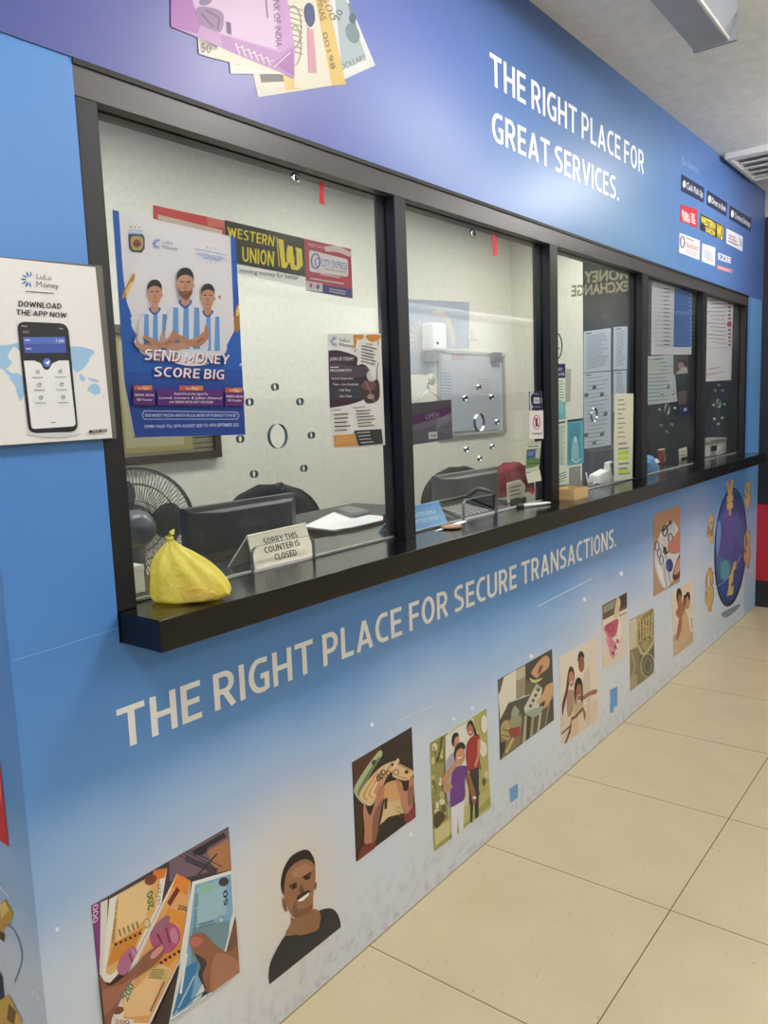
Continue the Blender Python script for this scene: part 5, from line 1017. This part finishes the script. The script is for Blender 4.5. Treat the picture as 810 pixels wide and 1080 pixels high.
# yellow plastic bag with something red in it
import mathutils.noise as mn
r_ = Vector((RM[0].x, RM[0].y, 0)).normalized(); dpt = Vector((-r_.y, r_.x, 0))     # across and away
BC = onZ(195, 633, Z); BC = Vector((BC.x, BC.y-.012, Z)); S_ = (BC-CAM).dot(RM[2])/FPX
prof = [(0, -36, 32), (3, -40, 38), (8, -41, 43.5), (18, -39.5, 43.5), (30, -38, 35), (42, -35.5, 22), (52, -31, 10), (58, -25, -2), (62, -19, -8), (65, -17, -11), (68, -15.5, -12)]
n = 56; mb = MB(); rings = []
for i, (v, l, rgt) in enumerate(prof):
    cu, hw = (l+rgt)/2, (rgt-l)/2; dep = min(hw, 30)*(.95 if v < 40 else .8)*(.62)
    ring = []
    for k in range(n):
        a = 2*math.pi*k/n
        pl = 1+.085*math.sin(a*9+v*.05+2*mn.noise(Vector((math.cos(a)*1.5, math.sin(a)*1.5, v*.03))))*min(1, v/25)+.13*mn.noise(Vector((math.cos(a)*2.2, math.sin(a)*2.2, v*.06)))
        if i == 0: pl *= .93
        ring.append(BC+(r_*((cu+hw*math.cos(a)*pl))+dpt*(dep*math.sin(a)*pl))*S_+Vector((0, 0, max(0, v+(1.5*mn.noise(Vector((a*2, v*.1, 3))) if i > 1 else 0))*S_)))
    rings.append(ring)
vs = [p for R_ in rings for p in R_]; fs = []
for i in range(len(prof)-1):
    for k in range(n): fs.append((i*n+k, i*n+(k+1) % n, (i+1)*n+(k+1) % n, (i+1)*n+k))
fs += [tuple(range(n-1, -1, -1)), tuple((len(prof)-1)*n+k for k in range(n))]
ymax = max(p.y for p in vs); 
sh = min(0, G0-.004-ymax); vs = [p+Vector((0, sh, 0)) for p in vs]; BC = BC+Vector((0, sh, 0))
t = thing('plastic_bag', BC, 'yellow plastic bag tied at the top, on the ledge left end', 'bag')
bm_ = bpy.data.materials.new('yellow_film'); nt, N, L = nodes(bm_); p = N['Principled BSDF']; p.inputs['Base Color'].default_value = rgb((255, 249, 128)); p.inputs['Roughness'].default_value = .3; p.inputs['Subsurface Weight'].default_value = 0
tcn = N.new('ShaderNodeTexCoord'); nz = N.new('ShaderNodeTexNoise'); nz.inputs['Scale'].default_value = 45; nz.inputs['Detail'].default_value = 5; nz.inputs['Distortion'].default_value = 1.2; L.new(tcn.outputs['Object'], nz.inputs['Vector'])
bp = N.new('ShaderNodeBump'); bp.inputs['Strength'].default_value = .8; bp.inputs['Distance'].default_value = .009; L.new(nz.outputs['Fac'], bp.inputs['Height']); L.new(bp.outputs['Normal'], p.inputs['Normal'])
tr = N.new('ShaderNodeBsdfTranslucent'); tr.inputs[0].default_value = rgb((255, 236, 60)); tp = N.new('ShaderNodeBsdfTransparent'); tp.inputs[0].default_value = (1, .9, .25, 1)
m1 = N.new('ShaderNodeMixShader'); m1.inputs[0].default_value = .22; L.new(p.outputs[0], m1.inputs[1]); L.new(tr.outputs[0], m1.inputs[2])
m2 = N.new('ShaderNodeMixShader'); m2.inputs[0].default_value = .28; L.new(m1.outputs[0], m2.inputs[1]); L.new(tp.outputs[0], m2.inputs[2]); L.new(m2.outputs[0], N['Material Output'].inputs[0])
o = MB().add(vs, fs).build('bag_film', bm_, t, True)
sb = o.modifiers.new('sub', 'SUBSURF'); sb.levels = 1; sb.render_levels = 2
kn = BC+r_*(-14*S_)+Vector((0, 0, 66*S_))
MB().tube([kn, kn+r_*(-2*S_)+Vector((0, 0, 3*S_)), kn+r_*(1*S_)+Vector((0, 0, 7*S_)), kn+r_*(4*S_)+Vector((0, 0, 11*S_))], [4*S_, 4.5*S_, 3*S_, .6*S_], 10).build('knot', bm_, t, True)
e = BC+r_*(38*S_)+Vector((0, 0, 8*S_)); MB().tube([e, e+r_*(4*S_)-dpt*(2*S_), e+r_*(6.5*S_)-dpt*(4*S_)+Vector((0, 0, -2*S_))], [4*S_, 2.2*S_, .5*S_], 8).build('corner', bm_, t, True)
cc = BC+r_*(9*S_)+dpt*(-1*S_); mb = MB(); mb.lathe([(2*S_, 1*S_), (15*S_, 3*S_), (19*S_, 7*S_), (15*S_, 12*S_), (5*S_, 16*S_)], (cc.x, cc.y, Z), 20, Matrix.Scale(.8, 4, dpt)); mb.build('contents', mat('red_contents', (214, 66, 40), .5), t, True)
# small things on and behind the ledge
t = thing('small_box', Vector((.945, .13, Z)), 'small white box inside the first window left of the bag', 'box')
MB().box((.905, .10, Z), (.957, .16, 1.148)).build('body', mat('white_card', (226, 226, 220), .6), t, bevel=.002); MB().box((.904, .099, 1.137), (.958, .161, 1.149)).build('lid', MATS['white_card'], t, bevel=.002)
P = Print('Y', 0); lf = [onZ(*p, Z) for p in ((458,560.5), (468,556.5), (490,548), (492,550), (478,556))]
tag(MB().prism(lf, (0, 0, .001)).build('paper_slip', mat('paper_white2', (236, 236, 230), .6)), 'crumpled white paper slip on the ledge beside the blue sign', 'paper')
q = onZ(475, 557, Z)
tag(MB().lathe([(.030, 0), (.033, .002), (.033, .004), (.030, .006), (.024, .004)], q+Vector((0, -.004, .0012)), 28).build('coaster', mat('bronze_disc', (150, 104, 72), .35, .3), smooth=False), 'small round brown dish on the ledge by the second window', 'dish')
# ribbed tray behind the second cut-out
t = thing('coin_tray', Vector((2.21, .10, Z)), 'black ribbed coin tray behind the second window cut-out', 'tray')
MB().box((2.10, .045, Z), (2.33, .20, Z+.008)).build('floor_plate', BLACKP, t, bevel=.003)
rb = MB()
for q in range(7): xx = 2.115+q*.025; rb.hexa([Vector((xx, .05, Z+.008)), Vector((xx+.009, .05, Z+.008)), Vector((xx+.009, .15, Z+.008)), Vector((xx, .15, Z+.008))], [Vector((xx, .05, Z+.012)), Vector((xx+.009, .05, Z+.012)), Vector((xx+.009, .15, Z+.032)), Vector((xx, .15, Z+.032))])
rb.build('rib', mat('tray_grey', (150, 152, 150), .35), t)
MB().tube([Vector((2.10, .05, Z+.01)), Vector((2.10, .17, Z+.048)), Vector((2.33, .17, Z+.048)), Vector((2.33, .05, Z+.01))], .006, 8).build('rim', BLACKP, t, True)
MB().tube([Vector((2.335, .06, Z+.01)), Vector((2.335, .06, Z+.062)), Vector((2.335, .12, Z+.075)), Vector((2.335, .17, Z+.05))], .008, 8).build('side_handle', BLACKP, t, True)
# note stand
t = thing('note_stand', Vector((2.60, .12, Z)), 'cream rounded note card on a black stand behind second window', 'note stand')
a = [onY(*p, .12) for p in ((535,509.5), (549,506), (554,511), (554,524), (549,528), (536,530.5))]
MB().prism(a, (0, .004, 0)).build('card', mat('cream_card', (232, 230, 206), .5), t, bevel=.001)
P = Print('Y', .119, Z1); P.lines((538,514.5),(550,511.5),(538,527),4,.9,(70,70,66)); P.build('wording', PAPER, t)
MB().box((2.55, .11, Z), (2.66, .17, Z+.012)).box((2.58, .126, Z+.012), (2.63, .134, 1.14)).build('stand', BLACKP, t, bevel=.002)
pa, pb_ = onZ(545, 533, Z+.005), onZ(578, 533.5, Z+.005)
t = thing('pen', (pa+pb_)/2, 'white pen lying on the ledge at the second post', 'pen')
pa = Vector((2.46, .018, Z+.006)); pb_ = Vector((2.575, -.03, Z+.006)); dd = (pb_-pa)
MB().tube([pa, pa+dd*.85, pb_], [.0055, .0055, .002], 10).build('barrel', WHITEP, t, True); MB().tube([pa-dd*.22, pa], .006, 10).build('cap', BLACKP, t, True)
# wooden box
t = thing('wooden_box', Vector((2.77, -.02, Z)), 'small open pale wooden box on the ledge at third window', 'box')
x0, x1, y0, y1, h = 2.708, 2.832, -.060, .022, .040; th = .006
MB().box((x0, y0, Z), (x1, y1, Z+.005)).build('bottom', WOOD, t)
for a, b in (((x0, y0, Z+.005), (x1, y0+th, Z+h)), ((x0, y1-th, Z+.005), (x1, y1, Z+h)), ((x0, y0+th, Z+.005), (x0+th, y1-th, Z+h)), ((x1-th, y0+th, Z+.005), (x1, y1-th, Z+h))): MB().box(a, b).build('side', WOOD, t)
t = thing('card_file', Vector((3.16, .16, Z)), 'upright grey card file behind the turquoise poster', 'file')
MB().box((3.11, .14, Z), (3.215, .19, 1.178)).build('body', mat('file_grey', (150, 150, 140), .5), t, bevel=.003); MB().box((3.215, .145, Z), (3.225, .185, 1.17)).build('clip', WHITEP, t)
# white terminal
t = thing('card_terminal', Vector((3.33, .09, Z)), 'white card terminal with dark screen beside the green-marked sheet', 'card terminal')
MB().hexa([Vector((3.26, .075, Z)), Vector((3.37, .06, Z)), Vector((3.40, .13, Z)), Vector((3.30, .15, Z))], [Vector((3.27, .085, Z+.038)), Vector((3.365, .07, Z+.058)), Vector((3.39, .125, Z+.06)), Vector((3.30, .14, Z+.04))]).build('body', WHITEP, t, bevel=.006)
MB().hexa([Vector((3.372, .058, Z)), Vector((3.43, .066, Z)), Vector((3.44, .12, Z)), Vector((3.40, .12, Z))], [Vector((3.36, .07, Z+.088)), Vector((3.42, .078, Z+.092)), Vector((3.425, .10, Z+.092)), Vector((3.37, .098, Z+.09))]).build('head', WHITEP, t, bevel=.004)
MB().hexa([Vector((3.378, .0575, Z+.03)), Vector((3.424, .064, Z+.03)), Vector((3.424, .068, Z+.03)), Vector((3.378, .064, Z+.03))], [Vector((3.368, .066, Z+.082)), Vector((3.416, .073, Z+.085)), Vector((3.416, .078, Z+.085)), Vector((3.368, .072, Z+.082))]).build('screen', mat('lcd_dark', (44, 52, 46), .15), t)
MB().box((3.395, .057, Z+.008), (3.415, .063, Z+.02)).build('card_slot', BLACKP, t)
MB().tube([Vector((3.27, .10, Z+.01)), Vector((3.22, .08, Z+.006)), Vector((3.20, .10, Z+.006)), Vector((3.20, .11, Z+.06))], .003, 6).build('cable', WHITEP, t, True)
# crumpled blue packet
t = thing('tissue_packet', onZ(704, 497, Z), 'crumpled light blue packet on the ledge at fourth window', 'packet')
b = onZ(704, 497, Z)+Vector((0, .02, 0)); pr = []
for i, (z_, sx, sy, ox) in enumerate(((0, .055, .04, .01), (.02, .058, .04, .005), (.045, .05, .034, -.008), (.065, .034, .022, -.012), (.078, .014, .01, -.01))):
    for k in range(20):
        a = 2*math.pi*k/20; j = 1+.16*mn.noise(Vector((math.cos(a)*2, math.sin(a)*2, z_*30)))
        pr.append(b+Vector((ox+sx*math.cos(a)*j, sy*math.sin(a)*j, z_+(.006*mn.noise(Vector((a, z_*20, 1))) if i else 0))))
fs = [(i*20+k, i*20+(k+1) % 20, (i+1)*20+(k+1) % 20, (i+1)*20+k) for i in range(4) for k in range(20)]+[tuple(range(19, -1, -1)), tuple(80+k for k in range(20))]
pr = [p+Vector((0, .045+.042-b.y+.02, 0)) for p in pr]
MB().add(pr, fs).build('wrapper', mat('blue_film', (116, 172, 222), .35, 0, .5, .5, 60), t, False); ac = sum(pr, Vector())/len(pr)
MB().prism([ac+Vector((-.03, -.046, .0)), ac+Vector((.012, -.048, .004)), ac+Vector((.006, -.034, .022)), ac+Vector((-.028, -.034, .018))], (0, .003, 0)).build('tissue', mat('tissue_white', (226, 234, 240), .7), t)
# note holder, books, and white slip in window four
t = thing('note_stand', Vector((4.80, .20, Z)), 'small cream note card on a stand in the fourth window', 'note stand')
MB().prism([onY(*p, .2) for p in ((716.2,473.5), (724.5,471.2), (725.3,485), (717,487.2))], (0, .004, 0)).build('card', MATS['cream_card'], t, bevel=.003)
P = Print('Y', .199, Z1); P.lines((718,476.5),(723.5,475),(718.5,484),3,.7,(110,110,96)); P.build('wording', PAPER, t)
MB().box((4.77, .19, Z), (4.85, .225, Z+.01)).build('stand', BLACKP, t)
for k, (dx, c) in enumerate(((0, (150, 60, 58)), (.028, (176, 150, 130)), (.05, (130, 50, 54)))):
    t = thing('book', Vector((4.44+dx, .22, Z)), ['leftmost dark red leaning book in the fourth window', 'middle pale leaning book in the fourth window', 'rightmost dark red leaning book in the fourth window'][k], 'book', 'leaning books in the fourth window')
    M = Matrix.Translation((4.47+dx, .205, Z+.002)) @ Matrix.Rotation(-.22, 4, 'Y') @ Matrix.Scale(.72, 4)
    MB().box((0, 0, 0), (.016, .04, .105), M).build('cover', mat('book_%d' % k, c, .6), t); MB().box((.002, .002, .105), (.014, .038, .1065), M).build('pages', mat('page_edges', (222, 216, 196), .7), t)
# printer in window five
t = thing('printer', Vector((5.2, .16, Z)), 'white and black printer behind the fifth window', 'printer')
MB().box((5.02, .105, Z), (5.40, .23, 1.165)).build('body', mat('printer_white', (214, 214, 204), .5), t, bevel=.006)
MB().box((5.01, .10, 1.165), (5.41, .235, 1.19)).build('lid', mat('printer_lid', (150, 152, 144), .5), t, bevel=.004)
MB().box((5.03, .092, Z+.03), (5.12, .105, 1.155)).build('control_panel', BLACKP, t, bevel=.004)
MB().prism([Vector((5.14, .09, Z+.002)), Vector((5.23, .09, Z+.002)), Vector((5.23, .09, 1.13)), Vector((5.205, .09, 1.148)), Vector((5.165, .09, 1.14))], (0, .014, 0)).build('paper_tray', WHITEP, t)
q = onZ(682, 505, Z)
# open sign hanging from a suction hook
O = thing('open_sign', onY(455, 440, G1), 'purple and grey open sign hanging inside the second window', 'sign')
P = Print('Y', G1+.012, (430,380,4.765)); P.base([(0,218),(214,198),(222,394),(0,430)], .003, (92,86,104)); P.poly([(0,280),(214,232),(216,268),(0,330)], (92,26,96)); P.sm([(0,320),(120,300),(215,250),(218,290),(130,330),(0,360)], (122,116,134)); P.poly([(0,360),(120,330),(220,290),(222,394),(0,430)], (104,100,118)); P.sm([(0,225),(214,200),(214,236),(100,262),(0,278)], (84,78,92)); P.sm([(0,276),(80,268),(214,232),(215,268),(110,298),(0,328)], (96,30,100))
P.text('OPEN', (84,298),(152,284),(151,258),(84,272),(176,156,190),.0); P.poly([(100,362),(144,358),(144,392),(101,396)], (226,226,230)); P.text('VISA', (107,386),(138,383),(138,370),(107,373),(70,80,130),.02)
for q in range(11): P.line([(138+q*8,344-q*4),(152+q*6.5,302-q*5)], 1.6, (190,190,206)); P.line([(138,352-q*6),(222,372-q*10)], 1.2, (170,168,186))
P.build('board', PAPER, O)
hk = [onY(430+x/4.765, 380+y/4.765, G1+.012) for x, y in ((36,214), (108,150), (170,196))]
MB().tube([hk[0], hk[1], hk[2]], .0022, 6).build('cord', WHITEP, O, True)
hc = onY(430+122/4.765, 380+95/4.765, G1); Mh = Matrix.Rotation(-math.pi/2, 4, 'X')
MB().lathe([(.018, .0005), (.017, .003), (.008, .008), (.005, .010)], hc, 24, Mh).build('suction_cup', mat('clear_rubber', (206, 206, 190), .2), O, True); MB().tube([hc+Vector((0, .012, 0)), hc+Vector((0, .016, -.02)), hk[1]], .003, 6).build('hook', CHROME, O, True)
# ------------------------------------------------------------------ ceiling fittings
t = thing('ceiling_light', Vector((2.4, -.44, CEIL)), 'grey box batten fixed along the ceiling above the slogan', 'ceiling light')
MB().hexa([Vector((1.9, -.505, 2.655)), Vector((3.02, -.487, 2.655)), Vector((3.03, -.375, 2.655)), Vector((1.9, -.393, 2.655))], [Vector((1.9, -.54, CEIL)), Vector((3.02, -.522, CEIL)), Vector((3.03, -.375, CEIL)), Vector((1.9, -.393, CEIL))]).build('housing', mat('batten_grey', (150, 157, 170), .4), t, bevel=.003)
MB().box((3.022, -.515, 2.652), (3.036, -.372, CEIL)).build('end_cap', mat('batten_cap', (130, 134, 144), .5), t)
MB().prism([Vector((1.9, -.512, 2.656)), Vector((3.02, -.494, 2.656)), Vector((3.02, -.494, 2.668)), Vector((1.9, -.512, 2.668))], (0, .006, 0)).build('bright_edge', mat('batten_edge', (236, 236, 232), .25), t)
t = thing('louvre_light', Vector((5.05, -.33, CEIL)), 'square ceiling fitting with white louvre slats by the far end', 'ceiling light')
lx0, lx1, ly0, ly1 = 4.72, 5.33, -.62, -.03
f = MB()
for a, b in (((lx0, ly0, CEIL-.03), (lx1, ly0+.02, CEIL)), ((lx0, ly1-.02, CEIL-.03), (lx1, ly1, CEIL)), ((lx0, ly0+.02, CEIL-.03), (lx0+.02, ly1-.02, CEIL)), ((lx1-.02, ly0+.02, CEIL-.03), (lx1, ly1-.02, CEIL))): f.box(a, b)
f.build('frame', mat('fitting_white', (214, 214, 212), .4), t)
MB().box((lx0+.02, ly0+.02, CEIL-.006), (lx1-.02, ly1-.02, CEIL-.001)).build('back_plate', mat('fitting_grey', (150, 152, 156), .4), t)
for k in range(5):
    xx = lx0+.03+k*.115; MB().hexa([Vector((xx, ly0+.02, CEIL-.030)), Vector((xx+.078, ly0+.02, CEIL-.020)), Vector((xx+.078, ly1-.02, CEIL-.020)), Vector((xx, ly1-.02, CEIL-.030))], [Vector((xx, ly0+.02, CEIL-.027)), Vector((xx+.078, ly0+.02, CEIL-.017)), Vector((xx+.078, ly1-.02, CEIL-.017)), Vector((xx, ly1-.02, CEIL-.027))]).build('slat', mat('slat_white', (242, 242, 240), .3), t)
# ------------------------------------------------------------------ light
def area(name, loc, sx, sy, e, c=(1, 1, 1), rot=(0, 0, 0)):
    l = bpy.data.lights.new(name, 'AREA'); l.shape = 'RECTANGLE'; l.size = sx; l.size_y = sy; l.energy = e; l.color = c
    o = bpy.data.objects.new(name, l); o.location = loc; o.rotation_euler = rot; col.objects.link(o); return o
def globe(name, loc, r, e, c=(1, .985, .96)):
    l = bpy.data.lights.new(name, 'POINT'); l.shadow_soft_size = r; l.energy = e; l.color = c
    o = bpy.data.objects.new(name, l); o.location = loc; col.objects.link(o); return o
globe('corridor_lamp', (-.12, -.90, 2.62), .07, 29)
globe('corridor_lamp_left', (-1.7, -1.0, 2.62), .10, 42)
globe('corridor_lamp_mid', (2.0, -.92, 2.64), .08, 34)
globe('corridor_lamp_far', (4.5, -.98, 2.68), .10, 40)
area('added_wall_wash', (4.5, -4.5, 2.68), 4, .2, 62, (1, 1, .98), (math.radians(-52), 0, 0))  # unseen light added to brighten the opposite wall reflected in the panes
area('added_wall_wash_far', (9.5, -4.5, 2.68), 4, .2, 85, (1, 1, .98), (math.radians(-52), 0, 0))  # same added wash, further along the opposite wall
globe('corridor_fill_back', (2.2, -3.0, 2.6), .2, 48)  # unseen fill light added to brighten the corridor and opposite wall
area('office_lamp', (1.7, .95, 2.70), 1.1, .35, 21, (1, .99, .96))
area('office_lamp_mid', (3.3, .95, 2.70), 1.1, .35, 21, (1, .99, .96))
area('office_lamp_far', (4.85, .95, 2.70), 1.1, .35, 21, (1, .99, .96))
w = bpy.data.worlds.new('world'); sc.world = w; w.use_nodes = True
w.node_tree.nodes['Background'].inputs[0].default_value = (.86, .92, 1, 1); w.node_tree.nodes['Background'].inputs[1].default_value = .38
vs = sc.view_settings; vs.view_transform = 'Standard'; vs.look = 'None'; vs.exposure = -0.06; vs.gamma = 1; vs.use_curve_mapping = False
sc.cycles.use_denoising = True; sc.cycles.transparent_max_bounces = 16
